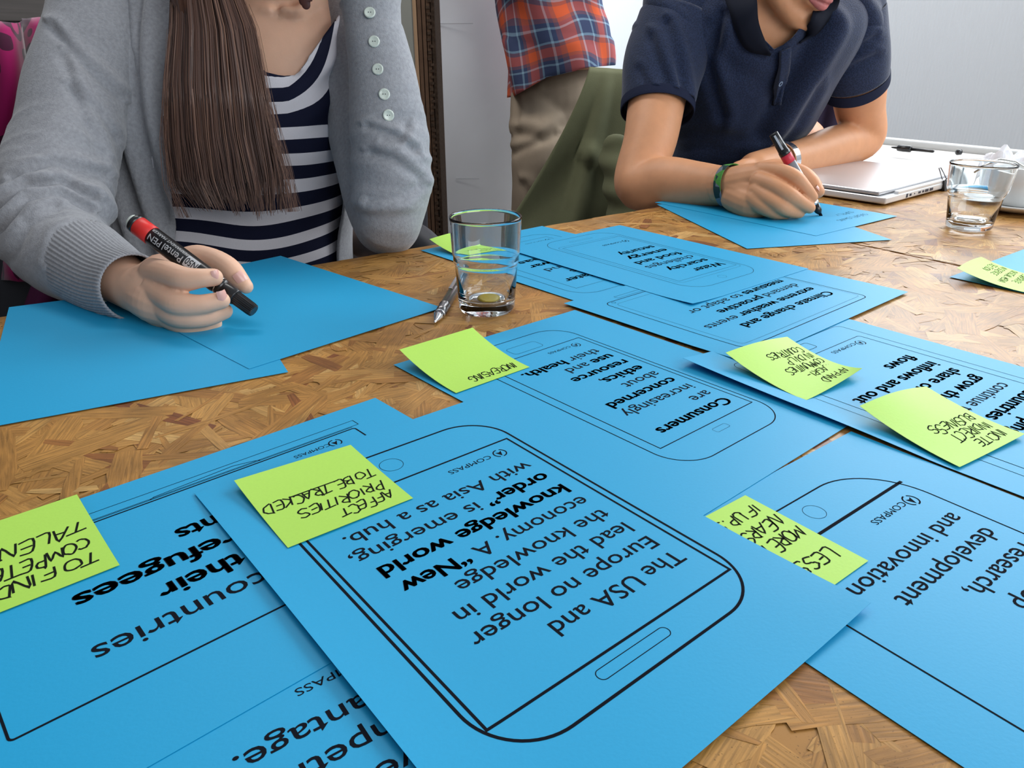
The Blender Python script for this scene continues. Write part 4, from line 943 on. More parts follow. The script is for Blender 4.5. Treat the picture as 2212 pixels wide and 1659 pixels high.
b = MB(); limb(b, [(P(668, -55, 1.03), .004), (P(664, -20, 1.03), .0085), (P(659, 0, 1.03), .0080), (P(661, 10, 1.03), .0055)], 5, 16, (Vector((0, 1, 0)), .3)); b.build('drop_earring', mat('brown_earring', (0.09, 0.035, 0.03), 0.4), wr, smooth=True)
# trousers, shoes
mb = MB()
for sx in (-.09, .09):
    hip = Vector((-.37 + sx, 1.18, -.26)); limb(mb, [(hip, .094), (hip + Vector((.08, -.40, .0)), .070), (hip + Vector((.09, -.42, -.40)), .05)], 4, 16)
limb(mb, [(Vector((-.37, 1.17, -.16)), .125), (Vector((-.37, 1.18, -.27)), .140)], 4, 20)
fuse('trousers', mb, .012, 2, M_jeans, wr)
for sx in (-.09, .09):
    mb = MB(); c = Vector((-.28 + sx, .76, -.735)); limb(mb, [(c + Vector((0, .03, .05)), .045), (c + Vector((0, -.05, .036)), .040), (c + Vector((.0, -.14, .032)), .034)], 4, 16, (UPV, .8)); fuse('shoe', mb, .01, 2, M_shoe, wr)

# ---------------------------------------------------------------- markers
def stations(c0, c1, prof, name, material, parent, ridges=0, n=48):
    ax = (c1 - c0).normalized(); b = MB(); R = []
    ex = ax.cross(UPV).normalized(); ey = ex.cross(ax)
    for r, d in prof:
        R.append([c0 + ax * d + (ex * math.cos(2 * math.pi * k / n) + ey * math.sin(2 * math.pi * k / n)) * (r + (0.00045 if ridges and (k * ridges * 2 // n) % 2 else 0)) for k in range(n)])
    b.rings(R); return b.build(name, material, parent, smooth=not ridges)
def wrap_text(body, c0, ax, u, r, vert_dir, size, start, parent, material, bold=False, width=None, name='printed_text', shift=0.0):
    "text printed round the barrel; reads along u (axis direction), letters stand along vert_dir"
    V, F = text_mesh(body, 0.010 if bold else 0.0)
    bm = bmesh.new(); vs = [bm.verts.new((x, y, 0)) for x, y in V]
    for f in F:
        try: bm.faces.new([vs[i] for i in f])
        except ValueError: pass
    bmesh.ops.triangulate(bm, faces=bm.faces[:])
    for _ in range(4):
        le = [e for e in bm.edges if e.calc_length() > .16]
        if not le: break
        bmesh.ops.subdivide_edges(bm, edges=le, cuts=1); bmesh.ops.triangulate(bm, faces=bm.faces[:])
    bm.verts.index_update(); V = [(v.co.x, v.co.y) for v in bm.verts]; F = [tuple(v.index for v in f.verts) for f in bm.faces]; bm.free()
    mn = min(v[0] for v in V); mx = max(v[0] for v in V); k = (width / (mx - mn)) if width else size
    e0 = vert_dir - ax * vert_dir.dot(ax); e0.normalize(); e1 = e0.cross(u)   # e0 outward normal at the middle of the text
    out = []
    for x, y in V:
        a = (y - 0.35) * size / r + shift; d = e0 * math.cos(a) + e1 * math.sin(a)
        out.append(c0 + u * ((x - mn) * k + start) + d * (r + 0.00012))
    mk(name, out, F, material, parent)
a0 = hd(549, 672, .655); a1 = hd(283, 476, .700)     # ribbed end, rear end
L_ = (a1 - a0).length; ax = (a1 - a0).normalized()
t = thing('marker_pen', 'thick black marker with red band and silver lettering, over the blank sheets', 'marker', (a0 + a1) / 2)
k_ = L_
stations(a0, a1, [(.0046, 0), (.0056, .0008), (.0060, .004), (.0062, .021)], 'ribbed_cap', M_blk, t, ridges=22, n=88)
stations(a0 + ax * .021, a1, [(.0072, 0), (.0076, .001), (.0078, .013), (.0074, .0135), (.0074, .0145), (.0082, .015), (.0084, .019)], 'collar', M_blk, t)
stations(a0 + ax * .0395, a1, [(.0080, 0), (.0085, .0003), (.0085, .0013), (.0080, .0016)], 'silver_ring', M_chrome, t)
RB = .0089
stations(a0 + ax * .041, a1, [(.0078, 0), (RB, .004), (RB, L_ * .84 - .041)], 'barrel', M_blk, t)
stations(a0 + ax * (L_ * .825), a1, [(RB, 0), (RB + .0003, .0002), (RB + .0003, L_ * .112), (RB, L_ * .1135)], 'red_band', M_red, t)
stations(a0 + ax * (L_ - .009), a1, [(RB, 0), (RB, .0050), (RB - .0010, .0056)], 'barrel_end', M_blk, t)
stations(a0 + ax * (L_ - .0036), a1, [(.0068, 0), (.0070, .0012), (.0062, .0034)], 'end_plug', M_white, t)
vw = (Vector((0, 0, CH)) - (a0 + a1) / 2).normalized()
wrap_text('Pentel', a0, ax, ax, RB, vw, .0100, L_ * .545, t, M_silverprint, True, L_ * .150, shift=.22)
wrap_text('PEN', a0, ax, ax, RB, vw, .0085, L_ * .712, t, M_silverprint, True, L_ * .098, shift=.25)
wrap_text('PERMANENT MARKER', a0, ax, ax, RB, vw, .0042, L_ * .535, t, M_silverprint, False, L_ * .285, shift=-.60)
b = MB(); e0 = (vw - ax * vw.dot(ax)).normalized(); e1 = e0.cross(ax); rr2 = []
for q_ in range(9):
    an = -.75 + 1.3 * q_ / 8; d_ = (e0 * math.cos(an) + e1 * math.sin(an)) * (RB + .0001); rr2.append([a0 + ax * L_ * .435 + d_, a0 + ax * L_ * .528 + d_])
grid_mesh('printed_patch', rr2, M_silverprint, t, closed=False)
wrap_text('N50', a0, ax, ax, RB + .0001, vw, .0095, L_ * .440, t, M_blk, True, L_ * .082, shift=-.08)
# ---------------------------------------------------------------- man in the navy polo shirt
mr = thing('person', 'person in a navy polo shirt leaning over the table, writing with a marker', 'person', Vector((0.58, 1.62, -TZ)))
def polo_mat(name, col):
    m = mat(name, col, 0.8, 0.25, sheen=0.25); nt = m.node_tree; L = nt.links; tc = nt.nodes.new('ShaderNodeTexCoord')
    v = nt.nodes.new('ShaderNodeTexVoronoi'); v.inputs['Scale'].default_value = 420; v.inputs['Randomness'].default_value = 1.0; L.new(tc.outputs['Object'], v.inputs['Vector'])
    mr_ = nt.nodes.new('ShaderNodeMapRange'); mr_.inputs['From Max'].default_value = 0.7; mr_.inputs['To Min'].default_value = 0.55; mr_.inputs['To Max'].default_value = 1.7; L.new(v.outputs['Distance'], mr_.inputs['Value'])
    s = nt.nodes.new('ShaderNodeVectorMath'); s.operation = 'SCALE'; s.inputs[0].default_value = col; L.new(mr_.outputs[0], s.inputs['Scale']); L.new(s.outputs[0], sock(m).inputs['Base Color'])
    bp = nt.nodes.new('ShaderNodeBump'); bp.inputs['Strength'].default_value = 0.4; bp.inputs['Distance'].default_value = 0.001; L.new(v.outputs['Distance'], bp.inputs['Height']); L.new(bp.outputs[0], sock(m).inputs['Normal']); return m
M_navy = polo_mat('navy_pique', (0.012, 0.019, 0.045)); M_navyd = mat('navy_rib', (0.012, 0.017, 0.042), 0.85, 0.2, bump=0.2, bscale=600); M_collar = mat('collar_navy', (0.007, 0.009, 0.018), 0.85, 0.2)
MT = [(1445, 1700, 560, 1.72, .115, 0.0), (1440, 1695, 430, 1.70, .12, 0.0), (1442, 1700, 345, 1.67, .125, 0.0), (1450, 1750, 260, 1.62, .13, -.05), (1446, 1800, 170, 1.575, .13, -.08), (1430, 1850, 80, 1.545, .125, -.08), (1440, 1850, 10, 1.545, .110, -.06), (1500, 1800, -50, 1.56, .085, 0), (1570, 1745, -85, 1.565, .062, 0.0), (1600, 1725, -120, 1.56, .058, 0)]
CM_ = creases([([(1775, 50), (1722, 150), (1640, 285)], 19, .019), ([(1560, 30), (1528, 130), (1560, 250)], 12, .010), ([(1535, 60), (1570, 140), (1640, 175)], 16, .004), ([(1760, 190), (1725, 260), (1660, 345)], 10, .006), ([(1450, 300), (1520, 285), (1600, 300)], 10, .004), ([(1455, 325), (1530, 318), (1600, 335)], 8, .004)])
def mdisp(p, an):
    if math.sin(an) > 0.1: return 0.0
    x, row = pix(p)
    # broad diagonal folds falling from the left shoulder down to the waist
    d = (x - 1690) * 0.90 + (row - 200) * 0.75
    f = 0.004 * math.sin(d / 26.0) * math.exp(-((x - 1700 + (row - 200) * .55) / 95.0) ** 2)
    f += 0.005 * math.sin((x - 1500) / 30.0 - (row - 200) / 45.0) * math.exp(-((x - 1510) / 60.0) ** 2)
    f += CM_(p, None)
    f += 0.003 * nz(p, 13, 2) + 0.004 * math.sin(row / 13.0) * math.exp(-((row - 320) / 40.0) ** 2)
    return f
G = torso_grid(MT, 8, 128, mdisp)
def mneck(p):
    x, r = pix(p); pts = [(1560, -90), (1615, -10), (1640, 60), (1672, 106), (1690, 100), (1735, 50), (1780, -10), (1800, -90)]
    if x < pts[0][0] or x > pts[-1][0]: return True
    for (a, c), (d, e) in zip(pts, pts[1:]):
        if a <= x <= d: return r > c + (e - c) * (x - a) / (d - a)
    return True
kp = cut_neck(G, [(1600, -60), (1622, 0), (1640, 60), (1662, 108), (1680, 108), (1712, 82), (1760, 20), (1790, -60)], 1.58)
grid_mesh('polo_shirt', G, M_navy, mr, keep=lambda i, j, p: kp(i, j, p) and (p.y > 1.58 or mneck(p) or pix(p)[1] > -20), thick=0.0016)
mb = MB()
mb.rings(torso_grid([(1462, 1690, 420, 1.70, .10, 0), (1462, 1690, 345, 1.675, .105, 0), (1470, 1735, 260, 1.625, .11, -.05), (1465, 1785, 170, 1.58, .112, -.08), (1450, 1832, 80, 1.55, .108, -.08), (1460, 1832, 10, 1.55, .094, -.06), (1515, 1785, -45, 1.56, .072, 0), (1590, 1735, -85, 1.56, .055, 0)], 4, 48))
limb(mb, [(P(1665, 60, 1.53), .062), (P(1668, -20, 1.505), .064), (P(1690, -90, 1.48), .064)], 4, 22)
# head, looking down to his left
hc = P(1768, -150, 1.455); qh = Euler((math.radians(28), math.radians(10), math.radians(28))).to_quaternion()   # local -y is the face direction
H = lambda x, y, z: hc + qh @ Vector((x, y, z))
mb.ball(H(0, .022, .035), .076, .096, .095, qh); mb.ball(H(0, -.020, -.030), .064, .068, .075, qh)
limb(mb, [(H(-.058, .010, -.045), .020), (H(-.047, -.030, -.092), .019), (H(-.020, -.064, -.112), .018), (H(0, -.076, -.114), .019), (H(.020, -.064, -.112), .018), (H(.047, -.030, -.092), .019), (H(.058, .010, -.045), .020)], 4, 14)
mb.ball(H(0, -.050, -.080), .040, .036, .036, qh); mb.ball(H(0, -.079, -.109), .016, .013, .013, qh)
limb(mb, [(H(0, -.082, .014), .009), (H(0, -.098, -.012), .010), (H(0, -.108, -.030), .0125)], 4, 12)
for s_ in (-1, 1):
    mb.ball(H(s_ * .011, -.098, -.036), .008, .009, .007, qh); mb.ball(H(s_ * .034, -.066, -.020), .020, .018, .016, qh); mb.ball(H(s_ * .079, .018, -.012), .010, .018, .030, qh)
    limb(mb, [(H(s_ * .012, -.084, .022), .007), (H(s_ * .034, -.080, .026), .007), (H(s_ * .055, -.066, .020), .006)], 3, 10)
limb(mb, [(H(-.024, -.083, -.070), .0065), (H(0, -.092, -.068), .0080), (H(.024, -.083, -.070), .0065)], 4, 12)
limb(mb, [(H(-.020, -.082, -.081), .0070), (H(0, -.090, -.083), .0090), (H(.020, -.082, -.081), .0070)], 4, 12)
# arms
mel = P(1378, 398, 1.335); mwr = P(1575, 402, 1.205)
limb(mb, [(P(1470, 40, 1.53), .055), (P(1425, 190, 1.46), .052), (P(1405, 300, 1.39), .047), (mel, .041), (P(1440, 396, 1.30), .044), (P(1510, 400, 1.255), .037), (mwr, .0290), (P(1600, 405, 1.19), .029)], 7, 24)
lme = P(1862, 305, 1.615); lmw = P(1665, 352, 1.42)
limb(mb, [(P(1820, 50, 1.54), .055), (P(1850, 150, 1.56), .054), (P(1858, 235, 1.60), .047), (P(1866, 298, 1.62), .040), (P(1800, 318, 1.56), .041), (P(1730, 340, 1.49), .034), (lmw, .028), (P(1630, 365, 1.39), .030)], 7, 24)
for k in range(4): limb(mb, [(P(1640, 352 + 7 * k, 1.39), .011), (P(1610, 354 + 7 * k, 1.36), .010), (P(1590, 360 + 7 * k, 1.35), .009)], 3, 10)
for sx in (-.10, .10):
    hip = Vector((.62 + sx, 1.78, -.27)); limb(mb, [(hip, .09), (hip + Vector((-.17, -.38, .02)), .065), (hip + Vector((-.17, -.36, -.40)), .042)], 4, 16)
limb(mb, [(Vector((.60, 1.75, .0)), .11), (Vector((.62, 1.78, -.27)), .13)], 4, 20)
mbody = fuse('body', mb, .0046, 3, M_skinM, mr)
# mouth, eyes, brows, hair
b = MB(); limb(b, [(H(-.023, -.0875, -.0715), .0035), (H(-.008, -.0985, -.068), .0052), (H(0, -.0995, -.0695), .0045), (H(.008, -.0985, -.068), .0052), (H(.023, -.0875, -.0715), .0035)], 4, 10)
limb(b, [(H(-.020, -.0875, -.078), .0040), (H(0, -.0975, -.0805), .0070), (H(.020, -.0875, -.078), .0040)], 4, 10); fuse('lips', b, .0013, 2, M_lip, mr)
for s_ in (-1, 1):
    b = MB(); limb(b, [(H(s_ * .020, -.082, -.014), .0022), (H(s_ * .034, -.085, -.018), .0028), (H(s_ * .048, -.076, -.014), .0022)], 3, 8); b.build('eyelashes', M_hair[0], mr, smooth=True)
    b = MB(); limb(b, [(H(s_ * .014, -.0905, .027), .0028), (H(s_ * .034, -.0885, .033), .0032), (H(s_ * .057, -.072, .026), .0020)], 3, 8); b.build('eyebrow', M_hair[0], mr, smooth=True)
b = MB(); b.ball(H(0, .036, .052), .084, .096, .092, qh)
fuse('hair', b, .006, 2, M_hair[0], mr, lambda p, n: .003 * nz(p, 120))
# writing hand
mb = MB(); h = P
limb(mb, [(h(1560, 402, 1.212), .0290), (mwr, .0285), (h(1608, 396, 1.185), .0290), (h(1640, 388, 1.17), .0260)], 4, 18)
limb(mb, [(mwr, .0270), (h(1612, 418, 1.175), .0290), (h(1640, 420, 1.155), .0250)], 4, 18)
limb(mb, [(h(1590, 425, 1.18), .0240), (h(1625, 440, 1.150), .0240), (h(1655, 446, 1.14), .0170)], 4, 16)
fi = [(h(1645, 370, 1.165), .0150), (h(1680, 371, 1.145), .0128), (h(1714, 384, 1.126), .0126), (h(1737, 405, 1.121), .0104), (h(1754, 426, 1.122), .0088)]
fm = [(h(1640, 392, 1.150), .0150), (h(1672, 403, 1.124), .0126), (h(1706, 423, 1.108), .0122), (h(1730, 438, 1.110), .0100), (h(1749, 449, 1.116), .0085)]
fr_ = [(h(1636, 414, 1.142), .0145), (h(1662, 431, 1.118), .0118), (h(1690, 448, 1.106), .0112), (h(1711, 457, 1.112), .0094), (h(1727, 460, 1.121), .0080)]
fl = [(h(1628, 430, 1.140), .0150), (h(1650, 446, 1.122), .0125), (h(1674, 457, 1.114), .0108), (h(1698, 461, 1.120), .0090)]
ft = [(h(1630, 378, 1.215), .0190), (h(1680, 364, 1.215), .0150), (h(1728, 374, 1.195), .0130), (h(1752, 394, 1.172), .0128), (h(1767, 414, 1.155), .0098)]
for f in (fi, fm, fr_, fl, ft): limb(mb, f, 5, 16)
mh = fuse('hand', mb, .0018, 1, M_skinM, mr)
nail(h(1769, 408, 1.150), h(1770, 416, 1.15) - h(1760, 402, 1.15), Vector((.8, -.4, .5)), .013, .010, mh)
# sleeves with ribbed hems
def msl(p, n):
    return 0.0045 * math.sin((p.x * 60 + p.z * 95) + 3 * nz(p, 8)) + 0.002 * nz(p, 30, 4)
mb = MB(); limb(mb, [(P(1505, 10, 1.545), .072), (P(1468, 45, 1.53), .076), (P(1448, 90, 1.51), .070)], 6, 28)
fuse('shoulder', mb, .005, 3, M_navy, mr, msl)
CS_ = creases([([(1405, 80), (1425, 140), (1450, 205)], 9, .006), ([(1440, 50), (1462, 120), (1478, 200)], 9, .006), ([(1380, 150), (1400, 190), (1440, 215)], 8, .003), ([(1795, 85), (1840, 78), (1885, 45)], 7, .005), ([(1795, 130), (1845, 112), (1892, 80)], 7, .006), ([(1800, 162), (1850, 142), (1893, 120)], 7, .005)])
def sleeve_tube(nm, pts, n, material, amp, th=.0022):
    S = cr_spline([(*p, r) for p, r in pts], 8); C = [Vector(q[:3]) for q in S]; R = [q[3] for q in S]; G = []; prev = None
    for i, c in enumerate(C):
        tt = (C[min(i + 1, len(C) - 1)] - C[max(i - 1, 0)]).normalized(); a = tt.cross(UPV).normalized() if prev is None else (prev - tt * prev.dot(tt)).normalized(); prev = a; b_ = tt.cross(a)
        G.append([c + (a * math.cos(2 * math.pi * k / n) + b_ * math.sin(2 * math.pi * k / n)) * (R[i] + (CS_(c + (a * math.cos(2 * math.pi * k / n) + b_ * math.sin(2 * math.pi * k / n)) * R[i], a * math.cos(2 * math.pi * k / n) + b_ * math.sin(2 * math.pi * k / n)) if amp else 0) + amp * .4 * math.sin(4 * 2 * math.pi * k / n + i * .16 + 1.5 * math.sin(i * .1)) * math.sin(math.pi * min(1, i / len(C) + .12)) ) for k in range(n)])
    return grid_mesh(nm, G, material, mr, thick=th)
sleeve_tube('right_sleeve', [(P(1462, 50, 1.525), .072), (P(1447, 100, 1.505), .0745), (P(1432, 150, 1.48), .072), (P(1424, 200, 1.458), .0675), (P(1421, 226, 1.446), .0655)], 96, M_navy, .0034)
mb = MB(); limb(mb, [(P(1798, 5, 1.55), .070), (P(1820, 35, 1.547), .073), (P(1832, 75, 1.548), .066)], 6, 28)
fuse('shoulder', mb, .005, 3, M_navy, mr, msl)
sleeve_tube('left_sleeve', [(P(1826, 40, 1.546), .070), (P(1836, 90, 1.550), .0685), (P(1842, 135, 1.558), .065), (P(1845.5, 170, 1.569), .0625)], 96, M_navy, .0036)
sleeve_tube('sleeve_hem', [(P(1421.2, 224, 1.447), .0664), (P(1420.6, 231, 1.4435), .0664), (P(1420, 238, 1.440), .0662), (P(1419.6, 243, 1.4375), .0655)], 96, M_navyd, .0)
sleeve_tube('sleeve_hem', [(P(1845.3, 168, 1.5685), .0634), (P(1845.8, 174, 1.571), .0634), (P(1846.2, 181, 1.574), .0632), (P(1846.5, 185, 1.576), .0626)], 96, M_navyd, .0)
# collar: two leaves, placket, button
mt_ = bvh([o for o in mr.children if o.name.startswith('polo_shirt')][0]); mb_ = bvh(mbody)
def skin_pt(a, off):
    s_, n = on_surface(mt_, a[0], a[1], off)
    if s_ is None: s_, n = on_surface(mb_, a[0], a[1], off)
    return s_ if s_ is not None else P(a[0], a[1], a[2])
def leaf(pa, pb, name):
    "pa: inner line at the neck, pb: outer fall line"
    G = []
    n = len(pa)
    A_ = cr_spline([tuple(skin_pt(a, .012)) for a in pa], 6); B2 = cr_spline([tuple(skin_pt(a, .006)) for a in pb], 6)
    for a, c in zip(A_, B2):
        pa_, pb_ = Vector(a), Vector(c)
        G.append([pa_.lerp(pb_, k / 5) + Vector((0, -.006 * math.sin(math.pi * k / 5), 0)) for k in range(6)])
    return grid_mesh(name, G, M_collar, mr, closed=False, thick=.003)
leaf([(1612, -45, 1.48), (1621, 0, 1.455), (1636, 55, 1.435), (1662, 108, 1.428)], [(1560, -45, 1.50), (1577, 20, 1.450), (1606, 102, 1.425), (1661, 119, 1.424)], 'collar_leaf')
leaf([(1786, -45, 1.50), (1765, 12, 1.46), (1738, 52, 1.43), (1712, 78, 1.43)], [(1826, -45, 1.52), (1808, 18, 1.47), (1768, 72, 1.425), (1722, 92, 1.424)], 'collar_leaf')
mt_ = bvh([o for o in mr.children if o.name.startswith('polo_shirt')][0])
def surf_strip(name, pts_l, pts_r, off, material):
    G = []
    A_ = cr_spline([(*q, 0) for q in pts_l], 5); B2 = cr_spline([(*q, 0) for q in pts_r], 5)
    for a, c in zip(A_, B2):
        row = []
        for k in range(5):
            x = a[0] + (c[0] - a[0]) * k / 4; y = a[1] + (c[1] - a[1]) * k / 4; s_, n = on_surface(mt_, x, y, off)
            row.append(s_ if s_ is not None else P(x, y, 1.44))
        G.append(row)
    return grid_mesh(name, G, material, mr, closed=False, thick=.002)
surf_strip('placket', [(1683, 108), (1681, 140), (1674, 180), (1669, 222)], [(1706, 100), (1702, 140), (1697, 180), (1690, 226)], .0045, M_navy)
surf_strip('placket_edge', [(1680, 109), (1678, 140), (1668, 185), (1664, 224)], [(1685, 108), (1682, 140), (1673, 185), (1668, 223)], .006, M_collar)
c, n = on_surface(mt_, 1681, 178, .0052)
b = MB(); b.lathe(c, [(.0030, 0), (.0048, .0004), (.0048, .0014), (.0032, .0016), (.0030, .0006), (.0004, .0006)], 20, n); b.build('button', mat('blue_button', (0.30, 0.40, 0.55), 0.3), mr, smooth=True)
# wrist band and watch
wa = (P(1600, 405, 1.19) - P(1510, 400, 1.255)).normalized()
def bandring(name, c, ax, rx, w_, t_, material, parent, seg=48, tilt=None):
    ex = ax.cross(UPV).normalized(); ey = ex.cross(ax); G = []
    for r_, d in ((rx, -w_ / 2), (rx + t_, -w_ / 2), (rx + t_, w_ / 2), (rx, w_ / 2)): G.append([c + ax * d + (ex * math.cos(2 * math.pi * k / seg) + ey * math.sin(2 * math.pi * k / seg)) * r_ for k in range(seg)])
    b = MB(); b.rings(G + [G[0]], False, False); return b.build(name, material, parent, smooth=False)
def patterned():
    m = mat('green_woven_band', (0.08, 0.28, 0.06), 0.8, 0.2); nt = m.node_tree; tc = nt.nodes.new('ShaderNodeTexCoord'); v = nt.nodes.new('ShaderNodeTexVoronoi'); v.inputs['Scale'].default_value = 95
    r = nt.nodes.new('ShaderNodeValToRGB'); r.color_ramp.interpolation = 'CONSTANT'; r.color_ramp.elements[0].color = (0.07, 0.26, 0.05, 1); r.color_ramp.elements[1].position = .45; r.color_ramp.elements[1].color = (0.02, 0.05, 0.05, 1)
    e = r.color_ramp.elements.new(.7); e.color = (0.16, 0.19, 0.22, 1)
    nt.links.new(tc.outputs['Object'], v.inputs[0]); nt.links.new(v.outputs['Color'], r.inputs[0]); nt.links.new(r.outputs[0], sock(m).inputs['Base Color']); return m
bandring('wrist_band', P(1578, 402, 1.203), (wa + Vector((0, 0, .12))).normalized(), .0325, .013, .0012, patterned(), mr)
wx = (P(1630, 365, 1.39) - P(1730, 340, 1.49)).normalized()
bandring('watch_strap', P(1690, 347, 1.445), wx, .0315, .016, .002, M_chrome, mr)
b = MB(); b.lathe(P(1684, 334, 1.432) , [(.013, 0), (.0145, .001), (.0145, .006), (.012, .008)], 28, (UPV + Vector((0, -.5, 0))).normalized()); b.build('watch_case', M_chrome, mr, smooth=True)
mb = MB()
for sx in (-.10, .10):
    hip = Vector((.62 + sx, 1.78, -.27)); limb(mb, [(hip, .10), (hip + Vector((-.17, -.38, .02)), .074), (hip + Vector((-.17, -.36, -.40)), .055)], 4, 16)
limb(mb, [(Vector((.61, 1.75, -.14)), .125), (Vector((.62, 1.78, -.28)), .145)], 4, 20)
fuse('trousers', mb, .013, 2, M_jeans, mr)
for sx in (-.10, .10):
    mb = MB(); c = Vector((.45 + sx, 1.42, -.735)); limb(mb, [(c + Vector((0, .04, .05)), .05), (c + Vector((0, -.06, .038)), .044), (c + Vector((.0, -.17, .034)), .036)], 4, 16, (UPV, .8)); fuse('shoe', mb, .011, 2, M_shoe, mr)
# his marker
m0 = P(1775, 468, 1.143); m1 = P(1670, 288, 1.165); L_ = (m1 - m0).length; ax = (m1 - m0).normalized()
M_rim = mat('marker_silver_print', (0.30, 0.31, 0.34), 0.3, metal=0.4)
t = thing('marker_pen', 'slim black and silver marker with a red band held by the person in navy', 'marker', (m0 + m1) / 2)
stations(m0, m1, [(.0010, 0), (.0020, .0012), (.0024, .006)], 'nib', M_ink, t)
stations(m0 + ax * .006, m1, [(.0030, 0), (.0052, .004), (.0062, .016)], 'tip_holder', M_blk, t)
stations(m0 + ax * .022, m1, [(.0070, 0), (.0074, .001), (.0074, .005), (.0070, .006)], 'collar', M_chrome, t)
stations(m0 + ax * .028, m1, [(.0068, 0), (.0076, .004), (.0078, L_ - .028 - .046)], 'barrel', M_rim, t)
stations(m0 + ax * (L_ - .050), m1, [(.0079, 0), (.0082, .0003), (.0082, .013), (.0079, .0133)], 'red_band', mat('pink_red_band', (0.62, 0.035, 0.07), 0.4), t)
stations(m0 + ax * (L_ - .0365), m1, [(.0080, 0), (.0082, .001), (.0080, .006), (.0074, .0065), (.0070, .020), (.0066, .0355), (.0058, .0365)], 'cap', M_blk, t)
b = MB(); vw2 = (Vector((0, 0, CH)) - m1).normalized(); b.box(m0 + ax * (L_ - .016) + vw2 * .0072, .024, .0030, .0012, (ax, ax.cross(vw2).normalized(), vw2), bev=.0004); b.build('cap_highlight_strip', mat('cap_highlight_grey', (0.5, 0.52, 0.56), .3), t)  # grey strip turned to the viewer, a highlight painted on the cap

# ---------------------------------------------------------------- standing person in the plaid shirt
sr_ = thing('person', 'person standing behind in a red and blue plaid shirt and khaki trousers', 'person', Vector((0.24, 2.28, -TZ)))
def plaid_mat():
    m = mat('plaid_cotton', (0.4, 0.15, 0.12), 0.85, 0.15); nt = m.node_tree; L = nt.links
    au = nt.nodes.new('ShaderNodeAttribute'); au.attribute_name = 'pu'; av = nt.nodes.new('ShaderNodeAttribute'); av.attribute_name = 'pv'
    def ramp(src, cols):
        f = nt.nodes.new('ShaderNodeMath'); f.operation = 'FRACT'; L.new(src.outputs['Fac'], f.inputs[0])
        r = nt.nodes.new('ShaderNodeValToRGB'); r.color_ramp.interpolation = 'CONSTANT'
        while len(r.color_ramp.elements) > 1: r.color_ramp.elements.remove(r.color_ramp.elements[-1])
        r.color_ramp.elements[0].position = 0; r.color_ramp.elements[0].color = (*cols[0][1], 1)
        for p_, c in cols[1:]: e = r.color_ramp.elements.new(p_); e.color = (*c, 1)
        L.new(f.outputs[0], r.inputs[0]); return r
    OR, NV, LB, MR = (0.74, 0.13, 0.05), (0.06, 0.08, 0.16), (0.30, 0.46, 0.58), (0.24, 0.10, 0.11)
    cols = [(0, OR), (.26, MR), (.36, LB), (.42, NV), (.74, LB), (.80, NV), (.90, MR)]
    a, b2 = ramp(au, cols), ramp(av, cols); mx = nt.nodes.new('ShaderNodeMix'); mx.data_type = 'RGBA'; mx.inputs[0].default_value = 0.5
    L.new(a.outputs[0], mx.inputs[6]); L.new(b2.outputs[0], mx.inputs[7]); L.new(mx.outputs[2], sock(m).inputs['Base Color']); return m
M_plaid = plaid_mat(); M_khaki = mat('khaki_cotton', (0.33, 0.26, 0.19), 0.85, 0.2, noise_amt=0.08, nscale=20, bump=0.15, bscale=400)
ST = [(1100, 1296, 215, 2.28, .13, .15), (1092, 1318, 140, 2.28, .14, .15), (1082, 1312, 60, 2.28, .14, .15), (1076, 1295, 0, 2.28, .135, .15), (1068, 1300, -120, 2.28, .14, .15), (1058, 1315, -260, 2.28, .14, .15), (1080, 1300, -330, 2.28, .11, .15), (1140, 1235, -370, 2.28, .07, .15)]
def sdisp(p, an): return .010 * math.sin(an * 5 + p.z * 14) * (1 if p.z < .25 else .4) + .006 * nz(p, 9)
G = torso_grid(ST, 8, 96, sdisp); pu = []; pv = []
for r in G:
    for k, p in enumerate(r): pu.append(k / 96 * 9 + p.z * 1.2); pv.append(p.z / 0.095 + 0.25 * math.sin(k / 96 * 6.28) + .35 * nz(p, 9))
def hem(i, j, p):
    x, row = pix(p); return row < (205 - max(0, x - 1095) * .42 if x < 1180 else 168 - 20 * math.sin((x - 1180) / 60.0) if x < 1260 else 136) + (8 if p.y > 2.28 else 0)
HEMP = [(1040, 222), (1110, 208), (1180, 168), (1240, 154), (1265, 146), (1340, 140)]
upm = [[(lambda x, row: (curve_row(HEMP, x) is not None and row > curve_row(HEMP, x)))(*pix(p)) for p in r] for r in G]; keepf = set(); mv = set()
for i in range(len(G) - 1):
    for j in range(96):
        q = [(i, j), (i, (j + 1) % 96), (i + 1, (j + 1) % 96), (i + 1, j)]; k = [upm[a][b] for a, b in q]
        if not all(k): keepf.add((i, j)); mv |= {a for a, b in zip(q, k) if b}
for i, j in mv:
    for _ in range(5):
        x, row = pix(G[i][j]); c = curve_row(HEMP, x)
        if c is None: break
        G[i][j].z += (row - c) * .00062 * G[i][j].y
grid_mesh('plaid_shirt', G, M_plaid, sr_, keep=lambda i, j, p: (i, j) in keepf, thick=.002, attrs={'pu': pu, 'pv': pv})
mb = MB()
limb(mb, [(P(1200, 90, 2.30), .095), (P(1200, 160, 2.31), .105), (P(1202, 215, 2.31), .110)], 4, 24)
limb(mb, [(P(1162, 210, 2.30), .080), (P(1168, 330, 2.22), .084), (P(1160, 480, 2.22), .078), (P(1120, 760, 2.26), .070), (P(1112, 1010, 2.28), .064)], 5, 24)
limb(mb, [(P(1236, 210, 2.36), .082), (P(1240, 330, 2.33), .088), (P(1235, 480, 2.34), .080), (P(1230, 760, 2.36), .070), (P(1228, 985, 2.38), .064)], 5, 24)
